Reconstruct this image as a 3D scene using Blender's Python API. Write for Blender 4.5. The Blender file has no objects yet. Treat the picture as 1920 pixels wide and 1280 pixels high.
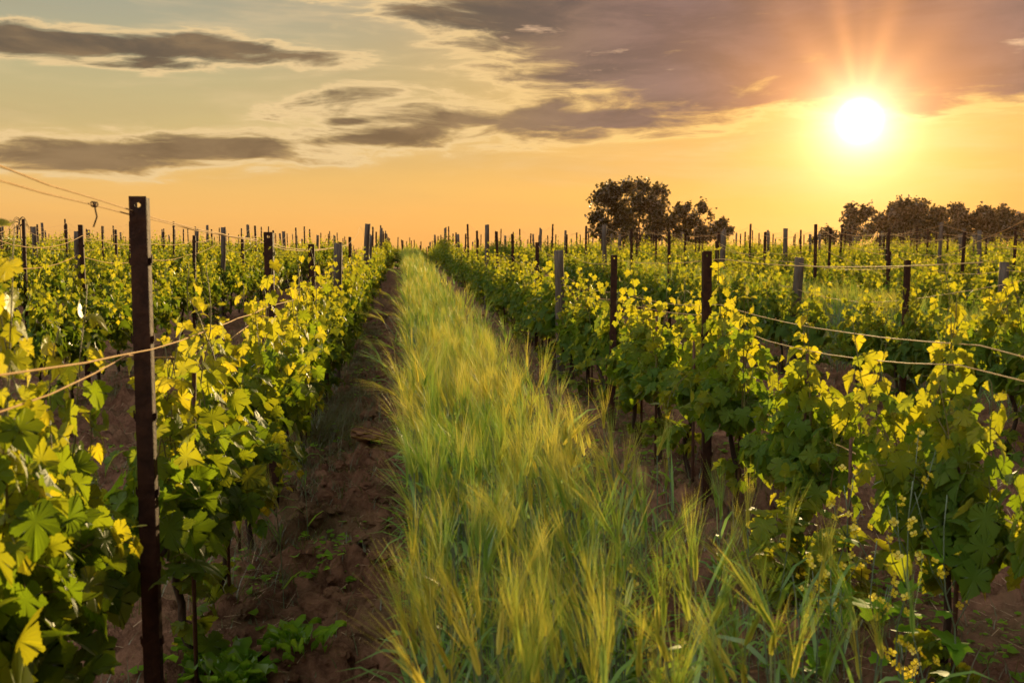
import bpy, math, random
import numpy as np
from mathutils import Vector, Matrix

rs = np.random.RandomState(7)
random.seed(7)
scene = bpy.context.scene
COL = scene.collection

def lin(c):
    return tuple(((v/255.0)/12.92 if v/255.0 <= 0.04045 else ((v/255.0+0.055)/1.055)**2.4) for v in c)

# ------------------------------------------------------------------ camera
F = 1867.0 / 1920.0                    # focal length over frame width
YAW, PITCH = math.radians(6.24), math.radians(5.355)
EYE = 1.5
cam_d = bpy.data.cameras.new("camera")
cam = bpy.data.objects.new("camera", cam_d)
COL.objects.link(cam)
cam_d.sensor_width = 36.0
cam_d.lens = 36.0 * F
cam_d.clip_start, cam_d.clip_end = 0.05, 6000.0
cam.location = (0, 0, EYE)
cam.rotation_euler = (math.radians(90) - PITCH, 0, -YAW)
cam_d.dof.use_dof = True
cam_d.dof.focus_distance = 7.5
cam_d.dof.aperture_fstop = 6.3
scene.camera = cam

def az_el(px, py):
    """direction of a point of the sky as azimuth (from +Y towards +X) and elevation"""
    v = Vector(((px-960)/1867.0, (640-py)/1867.0, -1.0))
    d = (cam.rotation_euler.to_matrix() @ v).normalized()
    return math.atan2(d.x, d.y), math.asin(d.z)

SUN_AZ, SUN_EL = az_el(1612, 226)
SUN_DIR = Vector((math.sin(SUN_AZ)*math.cos(SUN_EL), math.cos(SUN_AZ)*math.cos(SUN_EL), math.sin(SUN_EL)))

# ------------------------------------------------------------------ colour management
scene.view_settings.view_transform = 'Standard'
scene.view_settings.look = 'None'
scene.view_settings.gamma = 1.0
scene.view_settings.use_curve_mapping = False
scene.view_settings.exposure = 0.75
scene.render.engine = 'CYCLES'
scene.cycles.max_bounces = 10
scene.cycles.transmission_bounces = 8
scene.cycles.transparent_max_bounces = 8
scene.cycles.use_denoising = True

# ------------------------------------------------------------------ sun lamp
sl = bpy.data.lights.new("sun", 'SUN')
sl.energy = 5.0
sl.angle = math.radians(0.6)
sl.color = (1.0, 0.70, 0.32)
so = bpy.data.objects.new("sun", sl)
COL.objects.link(so)
so.rotation_euler = SUN_DIR.to_track_quat('Z', 'Y').to_euler()

# ------------------------------------------------------------------ node helpers
class NT:
    def __init__(self, tree):
        self.t = tree
        self.n = tree.nodes
        self.l = tree.links
    def new(self, kind, **kw):
        nd = self.n.new(kind)
        for k, v in kw.items():
            setattr(nd, k, v)
        return nd
    def put(self, sock, val):
        if isinstance(val, X): val = val.s
        if hasattr(val, 'is_output'):
            self.l.new(val, sock)
        elif isinstance(val, (tuple, list)):
            v = tuple(val)
            if sock.type == 'RGBA' and len(v) == 3: v = v + (1.0,)
            sock.default_value = v
        else:
            sock.default_value = val
    def math(self, op, *a, clamp=False):
        nd = self.new('ShaderNodeMath', operation=op)
        nd.use_clamp = clamp
        for i, v in enumerate(a): self.put(nd.inputs[i], v)
        return X(self, nd.outputs[0])
    def step(self, v, a, b, lo=0.0, hi=1.0, smooth=True):
        nd = self.new('ShaderNodeMapRange')
        nd.interpolation_type = 'SMOOTHSTEP' if smooth else 'LINEAR'
        nd.clamp = True
        for i, q in enumerate((v, a, b, lo, hi)): self.put(nd.inputs[i], q)
        return X(self, nd.outputs[0])
    def mix(self, f, a, b, mode='MIX'):
        nd = self.new('ShaderNodeMix', data_type='RGBA', blend_type=mode)
        self.put(nd.inputs[0], f); self.put(nd.inputs[6], a); self.put(nd.inputs[7], b)
        return nd.outputs[2]
    def combine(self, x, y, z):
        nd = self.new('ShaderNodeCombineXYZ')
        for i, v in enumerate((x, y, z)): self.put(nd.inputs[i], v)
        return nd.outputs[0]
    def noise(self, vec, scale, detail=4.0, rough=0.55, dist=0.0, dim='3D'):
        nd = self.new('ShaderNodeTexNoise')
        nd.noise_dimensions = dim
        if vec is not None: self.put(nd.inputs['Vector'], vec)
        nd.inputs['Scale'].default_value = scale
        nd.inputs['Detail'].default_value = detail
        nd.inputs['Roughness'].default_value = rough
        nd.inputs['Distortion'].default_value = dist
        return X(self, nd.outputs[0])
    def ramp(self, f, stops, interp='LINEAR'):
        nd = self.new('ShaderNodeValToRGB')
        nd.color_ramp.interpolation = interp
        el = nd.color_ramp.elements
        while len(el) < len(stops): el.new(0.5)
        for e, (p, c) in zip(el, stops):
            e.position = p; e.color = tuple(c)[:3] + (1.0,)
        self.put(nd.inputs[0], f)
        return nd.outputs[0]
class X:
    """a scalar socket one can do sums with"""
    def __init__(self, nt, s): self.nt, self.s = nt, s
    def __add__(self, o): return self.nt.math('ADD', self, o)
    __radd__ = __add__
    def __sub__(self, o): return self.nt.math('SUBTRACT', self, o)
    def __rsub__(self, o): return self.nt.math('SUBTRACT', o, self)
    def __mul__(self, o): return self.nt.math('MULTIPLY', self, o)
    __rmul__ = __mul__
    def __truediv__(self, o): return self.nt.math('DIVIDE', self, o)
    def max(self, o): return self.nt.math('MAXIMUM', self, o)
    def min(self, o): return self.nt.math('MINIMUM', self, o)
    def sqrt(self): return self.nt.math('SQRT', self)
    def abs(self): return self.nt.math('ABSOLUTE', self)
    def exp(self): return self.nt.math('EXPONENT', self)

# ------------------------------------------------------------------ sky (world shader)
def build_world():
    w = bpy.data.worlds.new("World")
    scene.world = w
    w.use_nodes = True
    w.node_tree.nodes.clear()
    T = NT(w.node_tree)
    tc = T.new('ShaderNodeTexCoord')
    sep = T.new('ShaderNodeSeparateXYZ')
    T.l.new(tc.outputs['Generated'], sep.inputs[0])
    x, y, z = (X(T, o) for o in sep.outputs)
    az = T.math('ARCTAN2', x, y)
    el = T.math('ARCSINE', z)
    dot = T.new('ShaderNodeVectorMath', operation='DOT_PRODUCT')
    T.l.new(tc.outputs['Generated'], dot.inputs[0])
    dot.inputs[1].default_value = SUN_DIR
    ang = T.math('ARCCOSINE', T.math('MINIMUM', X(T, dot.outputs['Value']), 0.9999999))
    # clear air: low-sun colour ramp by elevation, plus a trace of physical sky
    sky = T.new('ShaderNodeTexSky')
    sky.sky_type = 'NISHITA'
    sky.sun_disc = False
    sky.sun_elevation = SUN_EL
    sky.sun_rotation = SUN_AZ
    sky.dust_density = 2.0
    e_n = T.step(el, 0.0, math.radians(90), smooth=False)
    d = math.radians
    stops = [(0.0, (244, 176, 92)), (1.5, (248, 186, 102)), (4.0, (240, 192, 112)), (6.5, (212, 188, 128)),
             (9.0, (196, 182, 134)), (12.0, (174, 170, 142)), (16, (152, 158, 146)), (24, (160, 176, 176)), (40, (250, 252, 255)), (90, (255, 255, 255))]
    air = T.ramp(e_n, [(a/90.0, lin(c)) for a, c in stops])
    air = T.mix(1.0, air, T.mix(T.step(el, 0.36, 0.80), (1.0, 1.0, 1.0), (3.3, 3.25, 3.05)), 'MULTIPLY')  # upper sky raised beyond its natural brightness, added fill for the shadows
    # warmer towards the sun's side
    side = T.math('EXPONENT', (ang*ang) * (-1.0/(0.36**2)))
    low = T.step(el, 0.30, 0.0)
    air = T.mix(side*0.85, air, lin((253, 184, 82)))
    red = T.step(az, SUN_AZ+0.04, SUN_AZ+0.22) * T.step(el, 0.10, 0.02)
    air = T.mix(red*0.65, air, lin((232, 140, 70)))
    redl = T.math('EXPONENT', ((az-0.12)*(az-0.12))*(-1.0/(0.2**2))) * T.step(el, 0.06, 0.0)
    air = T.mix(redl*0.5, air, lin((252, 172, 84)))
    # thin veils
    v0 = T.noise(T.combine(az*3.0, el*17.0, 3.7), 1.6, 6, 0.6, 0.4)
    veil = T.step(v0, 0.47, 0.72) * T.step(el, 0.02, 0.10)
    air = T.mix(veil*0.35, air, lin((250, 214, 160)))
    v1 = T.noise(T.combine(az*2.0, el*14.0, 9.1), 1.1, 5, 0.55, 0.2)
    air = T.mix(T.step(v1, 0.40, 0.70)*0.22, air, lin((176, 150, 110)))
    # clouds
    warp = T.noise(T.combine(az*5.0, el*12.0, 1.3), 1.0, 3, 0.5)
    warp2 = T.noise(T.combine(az*5.0, el*12.0, 7.7), 1.0, 3, 0.5)
    n1 = T.noise(T.combine(az*10.0+warp*1.4, el*50.0+warp2*1.2, 0.0), 1.0, 10, 0.62, 0.35)
    n2 = T.noise(T.combine(az*4.0+warp2*0.8, el*19.0, 5.0), 1.0, 6, 0.55, 0.3)
    def ell(px, py, hl, ht, tilt=0.0):
        a0, e0 = az_el(px, py)
        c, s = math.cos(tilt), math.sin(tilt)
        da, de = az - a0, el - e0
        u = (da*c + de*s) * (1867.0/hl)
        v = (de*c - da*s) * (1867.0/ht)
        return 1.0 - (u*u + v*v).sqrt()
    strips = ell(230, 86, 430, 26, -0.015).max(ell(640, 262, 330, 26, 0.075)).max(ell(420, 280, 300, 24, 0.03))
    for p in ((60, 84, 250, 22, 0.0), (470, 92, 190, 22, -0.06), (300, 118, 110, 16, 0.02), (290, 282, 420, 30, 0.035), (130, 296, 230, 28, 0.0), (480, 268, 200, 16, 0.03),
              (760, 250, 250, 30, 0.11), (940, 222, 370, 48, -0.02), (1120, 226, 260, 34, -0.02), (650, 228, 70, 11, 0.03), (1000, 216, 180, 46, 0.0)):
        strips = strips.max(ell(*p))
    # the big deck: above a nearly level edge, right of a slanting one
    a1, e1 = az_el(1180, 222)
    a2, e2 = az_el(1900, 208)
    edge = el - (e1 + (az - a1) * ((e2-e1)/(a2-a1)))
    b1, f1 = az_el(1130, 215)
    b2, f2 = az_el(720, 10)
    left = (az - (b1 + (el - f1) * ((b2-b1)/(f2-f1))))
    deck = (edge*(1.0/0.035)).min((left+0.025)*(1.0/0.15)).min(1.0)
    field = strips.max(deck)
    f = field*1.12 + (n1-0.5)*3.2 + (n2-0.5)*1.4 - 0.02
    body = T.step(f, 0.0, 0.75)
    rim = T.step(f, -0.50, 0.05) * (1.0 - T.step(f, 0.10, 0.55))
    tex = T.noise(T.combine(az*7.0+warp*1.2, el*26.0, 2.2), 1.0, 7, 0.62, 0.3)
    texs = T.step(tex, 0.34, 0.66)
    hi = T.step(el, 0.08, 0.24)
    dark_l = T.mix(hi, lin((116, 92, 66)), lin((92, 82, 72)))
    right = T.step(az, 0.02, 0.30)
    dark = T.mix(right, dark_l, lin((88, 76, 84)))
    lite = T.mix(right, lin((150, 122, 88)), lin((128, 104, 106)))
    ccol = T.mix(texs, dark, lite)
    warm = T.math('EXPONENT', (ang*ang)*(-1.0/0.095**2))*0.85 + T.math('EXPONENT', ang*(-1.0/0.14))*0.16
    ccol = T.mix(T.math('MINIMUM', warm, 1.0), ccol, lin((206, 108, 34)))
    rimc = T.mix(T.step(ang, 0.5, 0.1), lin((240, 206, 150)), lin((255, 206, 120)))
    col = T.mix(rim*0.35, air, rimc)
    rim2 = T.step(f, -0.22, 0.06) * (1.0 - T.step(f, 0.10, 0.40))
    col = T.mix(rim2*0.75, col, rimc)
    col = T.mix(body*0.97, col, ccol)
    # holes in the deck
    hole = T.step(n2 + n1*0.6, 0.93, 1.02) * T.step(edge, 0.02, 0.05) * T.step(left, 0.0, 0.06)
    col = T.mix(hole*0.8, col, lin((232, 190, 150)))
    # aureole of the sun and beams between the clouds
    def glow(c, r, k, base):
        g = T.math('EXPONENT', ang*(-1.0/r)) * k
        nd = T.new('ShaderNodeMix', data_type='RGBA', blend_type='ADD')
        nd.clamp_result = False
        T.put(nd.inputs[0], 1.0); T.put(nd.inputs[6], base)
        vm = T.new('ShaderNodeVectorMath', operation='SCALE')
        vm.inputs[0].default_value = c
        T.put(vm.inputs['Scale'], g)
        T.l.new(vm.outputs[0], nd.inputs[7])
        return nd.outputs[2]
    below = T.step(edge, 0.02, -0.03)
    col = glow((1.0, 0.40, 0.06), 0.055, 0.40 + below*0.05, col)
    col = glow((1.0, 0.66, 0.26), 0.037, 0.65 + below*0.75, col)
    col = glow((1.0, 0.86, 0.62), 0.0200, 2.7, col)
    da, de = (az - SUN_AZ), (el - SUN_EL)
    phi = T.math('ARCTAN2', da, de)
    beams = None
    for c, wd, k in ((-0.21, 0.09, 1.0), (0.25, 0.12, 1.0), (-0.62, 0.16, 0.6), (0.72, 0.16, 0.5), (0.02, 0.07, 0.3), (-1.12, 0.18, 0.5), (1.2, 0.18, 0.45)):
        q = (phi - c) * (1.0/wd)
        b = (q*q*-1.0).exp() * k
        beams = b if beams is None else beams + b
    beams = beams * (ang*(-1.0/0.10)).exp() * T.step(ang, 0.01, 0.05)
    nd = T.new('ShaderNodeVectorMath', operation='SCALE')
    nd.inputs[0].default_value = (1.0, 0.40, 0.10)
    T.put(nd.inputs['Scale'], beams*0.48)
    ad = T.new('ShaderNodeVectorMath', operation='ADD')
    T.l.new(col, ad.inputs[0]); T.l.new(nd.outputs[0], ad.inputs[1])
    core = T.step(ang, 0.024, 0.004)
    nd = T.new('ShaderNodeVectorMath', operation='SCALE')
    nd.inputs[0].default_value = (3.0, 2.6, 2.0)
    T.put(nd.inputs['Scale'], core)
    ad2 = T.new('ShaderNodeVectorMath', operation='ADD')
    T.l.new(ad.outputs[0], ad2.inputs[0]); T.l.new(nd.outputs[0], ad2.inputs[1])
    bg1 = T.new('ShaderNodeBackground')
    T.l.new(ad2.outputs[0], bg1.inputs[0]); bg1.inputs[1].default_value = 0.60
    bg2 = T.new('ShaderNodeBackground')
    T.l.new(sky.outputs[0], bg2.inputs[0]); bg2.inputs[1].default_value = 0.05
    # the cloudscape and its brightened overhead cover the dome, physical sky only faintly blended
    out = T.new('ShaderNodeOutputWorld')
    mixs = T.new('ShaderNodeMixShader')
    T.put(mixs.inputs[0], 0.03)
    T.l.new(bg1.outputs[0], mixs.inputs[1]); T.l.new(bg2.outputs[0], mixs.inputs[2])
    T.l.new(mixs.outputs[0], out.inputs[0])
build_world()

# ------------------------------------------------------------------ materials
def material(name):
    m = bpy.data.materials.new(name)
    m.use_nodes = True
    m.node_tree.nodes.clear()
    T = NT(m.node_tree)
    out = T.new('ShaderNodeOutputMaterial')
    return m, T, out

def attr(T, name):
    nd = T.new('ShaderNodeAttribute'); nd.attribute_name = name
    return nd

def leaf_material(name, mature, young, t_mature, t_young, veins=True, trans=0.55, gloss=0.045, rough=0.5):
    m, T, out = material(name)
    geo = T.new('ShaderNodeNewGeometry')
    rnd = X(T, geo.outputs['Random Per Island'])
    age = X(T, attr(T, 'age').outputs['Fac'])
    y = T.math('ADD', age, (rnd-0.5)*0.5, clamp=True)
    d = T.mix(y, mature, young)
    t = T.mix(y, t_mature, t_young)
    nz = T.noise(None, 9.0, 3, 0.6)
    d = T.mix(T.step(nz, 0.35, 0.7)*0.35, d, tuple(c*0.6 for c in mature))
    if veins:
        uv = T.new('ShaderNodeUVMap'); uv.uv_map = 'uv'
        sp = T.new('ShaderNodeSeparateXYZ'); T.l.new(uv.outputs[0], sp.inputs[0])
        ux, uy = X(T, sp.outputs[0]).abs(), X(T, sp.outputs[1])
        mid = T.step(ux, 0.014, 0.004)
        v1 = T.step((ux*0.64 - (uy)*0.77).abs(), 0.013, 0.004)
        v2 = T.step((ux*0.17 + (uy)*0.98).abs(), 0.013, 0.004)
        saw = T.math('FRACT', (uy - ux*0.85)*5.5)
        v3 = T.step((saw-0.5).abs(), 0.05, 0.01)*0.08
        v = mid.max(v1).max(v2).max(v3)
        d = T.mix(v*0.25, d, tuple(min(1, c*2.2+0.02) for c in mature))
        t = T.mix(v*0.28, t, tuple(c*0.6 for c in t_mature))
    df = T.new('ShaderNodeBsdfDiffuse'); T.put(df.inputs[0], d)
    tr = T.new('ShaderNodeBsdfTranslucent'); T.put(tr.inputs[0], t)
    mx = T.new('ShaderNodeMixShader'); mx.inputs[0].default_value = trans
    T.l.new(df.outputs[0], mx.inputs[1]); T.l.new(tr.outputs[0], mx.inputs[2])
    gl = T.new('ShaderNodeBsdfGlossy'); gl.inputs['Roughness'].default_value = rough
    gl.inputs[0].default_value = (0.9, 0.92, 0.95, 1)
    fr = T.new('ShaderNodeFresnel'); fr.inputs[0].default_value = 1.38
    mg = T.new('ShaderNodeMixShader')
    T.put(mg.inputs[0], X(T, fr.outputs[0])*gloss*4.0)
    T.l.new(mx.outputs[0], mg.inputs[1]); T.l.new(gl.outputs[0], mg.inputs[2])
    T.l.new(mg.outputs[0], out.inputs[0])
    return m

def solid_material(name, c1, c2, scale=20.0, rough=0.8, bump=0.3, metal=0.0, stretch=None, bscale=None, spec=0.3):
    m, T, out = material(name)
    tc = T.new('ShaderNodeTexCoord')
    vec = tc.outputs['Object']
    if stretch:
        mp = T.new('ShaderNodeMapping'); mp.inputs['Scale'].default_value = stretch
        T.l.new(vec, mp.inputs[0]); vec = mp.outputs[0]
    nz = T.noise(vec, scale, 6, 0.62)
    p = T.new('ShaderNodeBsdfPrincipled')
    T.put(p.inputs['Base Color'], T.mix(T.step(nz, 0.3, 0.7), c1, c2))
    p.inputs['Roughness'].default_value = rough
    p.inputs['Metallic'].default_value = metal
    p.inputs['Specular IOR Level'].default_value = spec
    if bump:
        b = T.new('ShaderNodeBump'); b.inputs['Strength'].default_value = bump; b.inputs['Distance'].default_value = 0.02
        T.put(b.inputs['Height'], T.noise(vec, bscale or scale*2, 5, 0.65))
        T.l.new(b.outputs[0], p.inputs['Normal'])
    T.l.new(p.outputs[0], out.inputs[0])
    return m

M = {}
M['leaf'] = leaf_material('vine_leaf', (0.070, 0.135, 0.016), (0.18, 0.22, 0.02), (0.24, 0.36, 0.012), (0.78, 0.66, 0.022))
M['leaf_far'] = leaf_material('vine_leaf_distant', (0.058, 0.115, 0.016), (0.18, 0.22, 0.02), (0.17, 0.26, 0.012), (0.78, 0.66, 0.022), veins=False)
M['weed'] = leaf_material('weed_leaf', (0.12, 0.26, 0.02), (0.18, 0.34, 0.025), (0.26, 0.46, 0.02), (0.34, 0.6, 0.04), veins=False, gloss=0.03)
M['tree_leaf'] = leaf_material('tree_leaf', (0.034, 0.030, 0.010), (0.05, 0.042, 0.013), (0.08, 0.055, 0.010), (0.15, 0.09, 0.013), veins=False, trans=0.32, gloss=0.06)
M['shoot'] = solid_material('green_shoot', (0.10, 0.11, 0.03), (0.17, 0.12, 0.05), 14, 0.6, 0.1)
M['bark'] = solid_material('vine_bark', (0.030, 0.018, 0.011), (0.075, 0.045, 0.028), 30, 0.9, 0.8, stretch=(1, 1, 0.25))
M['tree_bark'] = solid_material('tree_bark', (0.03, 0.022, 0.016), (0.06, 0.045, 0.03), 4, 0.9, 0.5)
M['rust'] = solid_material('rusty_steel', (0.022, 0.009, 0.006), (0.060, 0.024, 0.013), 16, 0.75, 0.35, metal=0.1, spec=0.2)
M['wood'] = solid_material('weathered_wood', (0.060, 0.046, 0.037), (0.135, 0.105, 0.082), 9, 0.9, 0.7, stretch=(6, 6, 0.5), bscale=16)
M['wire'] = solid_material('trellis_wire', (0.50, 0.31, 0.13), (0.62, 0.42, 0.2), 40, 0.7, 0.0, metal=0.0, spec=0.08)
M['stake'] = solid_material('stake_rust', (0.06, 0.028, 0.018), (0.12, 0.055, 0.032), 25, 0.8, 0.3)
M['straw'] = solid_material('straw', (0.30, 0.21, 0.12), (0.45, 0.33, 0.2), 30, 0.8, 0.0)

def grass_material(name, c, t, c2, t2, trans=0.45):
    m, T, out = material(name)
    geo = T.new('ShaderNodeNewGeometry')
    rnd = X(T, geo.outputs['Random Per Island'])
    df = T.new('ShaderNodeBsdfDiffuse'); T.put(df.inputs[0], T.mix(rnd, c, c2))
    tr = T.new('ShaderNodeBsdfTranslucent'); T.put(tr.inputs[0], T.mix(rnd, t, t2))
    mx = T.new('ShaderNodeMixShader'); mx.inputs[0].default_value = trans
    T.l.new(df.outputs[0], mx.inputs[1]); T.l.new(tr.outputs[0], mx.inputs[2])
    gl = T.new('ShaderNodeBsdfGlossy'); gl.inputs['Roughness'].default_value = 0.5
    mg = T.new('ShaderNodeMixShader'); mg.inputs[0].default_value = 0.06
    T.l.new(mx.outputs[0], mg.inputs[1]); T.l.new(gl.outputs[0], mg.inputs[2])
    T.l.new(mg.outputs[0], out.inputs[0])
    return m
M['b_stem'] = grass_material('barley_stem', (0.13, 0.18, 0.10), (0.12, 0.18, 0.07), (0.16, 0.20, 0.12), (0.16, 0.22, 0.07), 0.25)
M['b_leaf'] = grass_material('barley_leaf', (0.09, 0.19, 0.035), (0.22, 0.38, 0.035), (0.16, 0.32, 0.05), (0.36, 0.56, 0.05))
def awn_material():
    m, T, out = material('barley_awn')
    geo = T.new('ShaderNodeNewGeometry')
    rnd = X(T, geo.outputs['Random Per Island'])
    rip = T.step(T.noise(geo.outputs['Position'], 2.0, 3, 0.6), 0.42, 0.60)
    k = T.math('ADD', rip*0.8, (rnd-0.3)*0.6, clamp=True)
    df = T.new('ShaderNodeBsdfDiffuse'); T.put(df.inputs[0], T.mix(k, (0.16, 0.33, 0.035), (0.56, 0.50, 0.065)))
    tr = T.new('ShaderNodeBsdfTranslucent'); T.put(tr.inputs[0], T.mix(k, (0.22, 0.38, 0.04), (0.76, 0.64, 0.09)))
    mx = T.new('ShaderNodeMixShader'); mx.inputs[0].default_value = 0.45
    T.l.new(df.outputs[0], mx.inputs[1]); T.l.new(tr.outputs[0], mx.inputs[2])
    gl = T.new('ShaderNodeBsdfGlossy'); gl.inputs['Roughness'].default_value = 0.4
    mg = T.new('ShaderNodeMixShader'); mg.inputs[0].default_value = 0.07
    T.l.new(mx.outputs[0], mg.inputs[1]); T.l.new(gl.outputs[0], mg.inputs[2])
    T.l.new(mg.outputs[0], out.inputs[0])
    return m
M['b_ear'] = awn_material()
M['grass'] = grass_material('grass_blade', (0.06, 0.09, 0.02), (0.13, 0.17, 0.02), (0.12, 0.11, 0.04), (0.22, 0.19, 0.05))
M['petal'] = grass_material('yellow_petal', (0.75, 0.55, 0.01), (0.8, 0.64, 0.01), (0.85, 0.66, 0.02), (0.85, 0.7, 0.02))

def soil_material():
    m, T, out = material('tilled_soil')
    geo = T.new('ShaderNodeNewGeometry')
    pos = geo.outputs['Position']
    n_big = T.noise(pos, 1.3, 4, 0.6)
    n_mid = T.noise(pos, 9.0, 6, 0.65)
    n_fine = T.noise(pos, 60.0, 5, 0.7)
    c = T.mix(T.step(n_mid, 0.3, 0.7), (0.085, 0.040, 0.023), (0.27, 0.142, 0.086))
    c = T.mix(T.step(n_big, 0.45, 0.65)*0.55, c, (0.15, 0.11, 0.055))
    c = T.mix(T.step(n_fine, 0.5, 0.75)*0.4, c, (0.32, 0.19, 0.12))
    p = T.new('ShaderNodeBsdfPrincipled')
    T.put(p.inputs['Base Color'], c)
    p.inputs['Roughness'].default_value = 0.95
    p.inputs['Specular IOR Level'].default_value = 0.1
    b = T.new('ShaderNodeBump'); b.inputs['Strength'].default_value = 1.0; b.inputs['Distance'].default_value = 0.06
    T.put(b.inputs['Height'], n_mid*0.6 + n_fine*0.35)
    T.l.new(b.outputs[0], p.inputs['Normal'])
    T.l.new(p.outputs[0], out.inputs[0])
    return m
M['soil'] = soil_material()

# ------------------------------------------------------------------ mesh helpers
class MB:
    """collects vertices and faces; build() links them as ONE mesh object"""
    def __init__(self):
        self.v, self.f, self.n, self.uv, self.age = [], [], 0, [], []
    def add(self, V, faces, mat=0, uv=None, age=0.0):
        V = np.asarray(V, dtype=np.float32).reshape(-1, 3)
        self.v.append(V)
        self.uv.append(np.zeros((len(V), 2), np.float32) if uv is None else np.asarray(uv, np.float32))
        self.age.append(np.broadcast_to(np.asarray(age, np.float32), (len(V),)))
        for fa in (faces if isinstance(faces, list) else [faces]):
            fa = np.asarray(fa, dtype=np.int32)
            self.f.append((fa + self.n, mat))
        self.n += len(V)
    def tube(self, pts, rad, sides=6, mat=0, age=0.0, caps=True):
        P = np.asarray(pts, float); k = len(P)
        R = np.broadcast_to(np.asarray(rad, float), (k,))
        t = np.gradient(P, axis=0); t /= np.linalg.norm(t, axis=1)[:, None]+1e-9
        ref = np.array([0.0, 0, 1.0]) if abs(t[:, 2].mean()) < 0.8 else np.array([1.0, 0, 0])
        a = np.cross(t, ref); a /= np.linalg.norm(a, axis=1)[:, None]+1e-9
        b = np.cross(t, a)
        th = np.linspace(0, 2*math.pi, sides, endpoint=False)
        V = P[:, None, :] + R[:, None, None]*(a[:, None, :]*np.cos(th)[None, :, None] + b[:, None, :]*np.sin(th)[None, :, None])
        i = np.arange(k-1)[:, None]*sides; j = np.arange(sides)[None, :]; j2 = (j+1) % sides
        Q = np.stack([i+j, i+j2, i+sides+j2, i+sides+j], -1).reshape(-1, 4)
        fs = [Q]
        if caps:
            fs.append(np.arange(sides)[None, ::-1])
            fs.append((np.arange(sides)+(k-1)*sides)[None, :])
        self.add(V.reshape(-1, 3), fs, mat, age=age)
    def mesh(self, name, mats, smooth=True):
        me = bpy.data.meshes.new(name)
        V = np.concatenate(self.v); me.vertices.add(len(V)); me.vertices.foreach_set('co', V.ravel())
        loops = np.concatenate([f.ravel() for f, _ in self.f])
        tot = np.concatenate([np.full(len(f), f.shape[1], np.int32) for f, _ in self.f])
        mi = np.concatenate([np.full(len(f), m, np.int32) for f, m in self.f])
        st = np.concatenate([[0], np.cumsum(tot)[:-1]]).astype(np.int32)
        me.loops.add(len(loops)); me.loops.foreach_set('vertex_index', loops.astype(np.int32))
        me.polygons.add(len(tot)); me.polygons.foreach_set('loop_start', st); me.polygons.foreach_set('loop_total', tot)
        me.polygons.foreach_set('material_index', mi)
        me.polygons.foreach_set('use_smooth', np.full(len(tot), smooth))
        U = np.concatenate(self.uv)
        if U.any():
            lay = me.uv_layers.new(name='uv'); lay.data.foreach_set('uv', U[loops].ravel())
        A = np.concatenate(self.age)
        if A.any():
            at = me.attributes.new('age', 'FLOAT', 'POINT'); at.data.foreach_set('value', A.astype(np.float32))
        me.update(); me.validate()
        for m in mats: me.materials.append(m)
        return me
    def build(self, name, mats, parent=None, loc=None, smooth=True):
        return link(name, self.mesh(name, mats, smooth), parent, loc)

def link(name, data, parent=None, loc=None, rz=0.0):
    o = bpy.data.objects.new(name, data)
    COL.objects.link(o)
    if parent is not None: o.parent = parent
    if loc is not None: o.location = loc
    if rz: o.rotation_euler = (0, 0, rz)
    return o
def tag(o, label=None, cat=None, group=None, kind=None):
    for k, v in (('label', label), ('category', cat), ('group', group), ('kind', kind)):
        if v: o[k] = v
    return o

def vnoise(x, y, seed=0):
    """smooth value noise, vectorised"""
    xi, yi = np.floor(x).astype(np.int64), np.floor(y).astype(np.int64)
    fx, fy = x-xi, y-yi
    fx, fy = fx*fx*(3-2*fx), fy*fy*(3-2*fy)
    def h(a, b):
        n = (a*374761393 + b*668265263 + seed*974711) & 0x7fffffff
        n = ((n ^ (n >> 13))*1274126177) & 0x7fffffff
        return ((n ^ (n >> 16)) & 0xffff)/65535.0
    a, b, c, d = h(xi, yi), h(xi+1, yi), h(xi, yi+1), h(xi+1, yi+1)
    return (a*(1-fx)+b*fx)*(1-fy) + (c*(1-fx)+d*fx)*fy
def fbm(x, y, o=4, seed=0):
    s, a, t = 0, 1.0, 0
    for k in range(o):
        s = s + a*vnoise(x*2**k, y*2**k, seed+k); t += a; a *= 0.55
    return s/t

# ------------------------------------------------------------------ the ground
def terrain(x, y):
    x, y = np.asarray(x, float), np.asarray(y, float)
    up = 0.0155*np.log1p(np.exp(np.clip((y-7.0)/1.5, -30, 30)))*1.5
    dn = 0.040*np.log1p(np.exp(np.clip((y-47.0)/4.0, -30, 30)))*4.0
    z = up - np.minimum(dn, 3.0+0.0155*np.maximum(y-47, 0))
    z = z + np.clip((-x-3.0)*0.022, 0, 0.45)*np.clip(y/14.0, 0, 1)
    far = np.clip((y-110)/150.0, 0, 1)
    return z*(1-far) - 1.2*far

ROW = {}
for k in range(1, 12): ROW['L', k] = -0.74 - 2.47*(k-1)
for k in range(1, 17): ROW['R', k] = 1.73 + 2.47*(k-1)

def ground_z(x, y):
    return terrain(x, y) + micro(x, y)
def micro(x, y):
    near = np.clip(1.3 - y/40.0, 0.15, 1.0)
    r = fbm(x*1.6, y*1.6, 3, 3) - 0.5
    c = fbm(x*7.0, y*7.0, 4, 11)
    clod = np.clip(c-0.45, 0, 1)*0.52 * np.clip(fbm(x*0.9, y*0.9, 2, 29)*2.2-0.5, 0.15, 1)
    strip = np.clip(1-np.abs(x-0.42)/0.6, 0, 1)
    soil = 1-0.7*strip
    return (r*0.06 + clod*soil + (fbm(x*17, y*17, 3, 41)-0.5)*0.05*soil)*near

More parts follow.
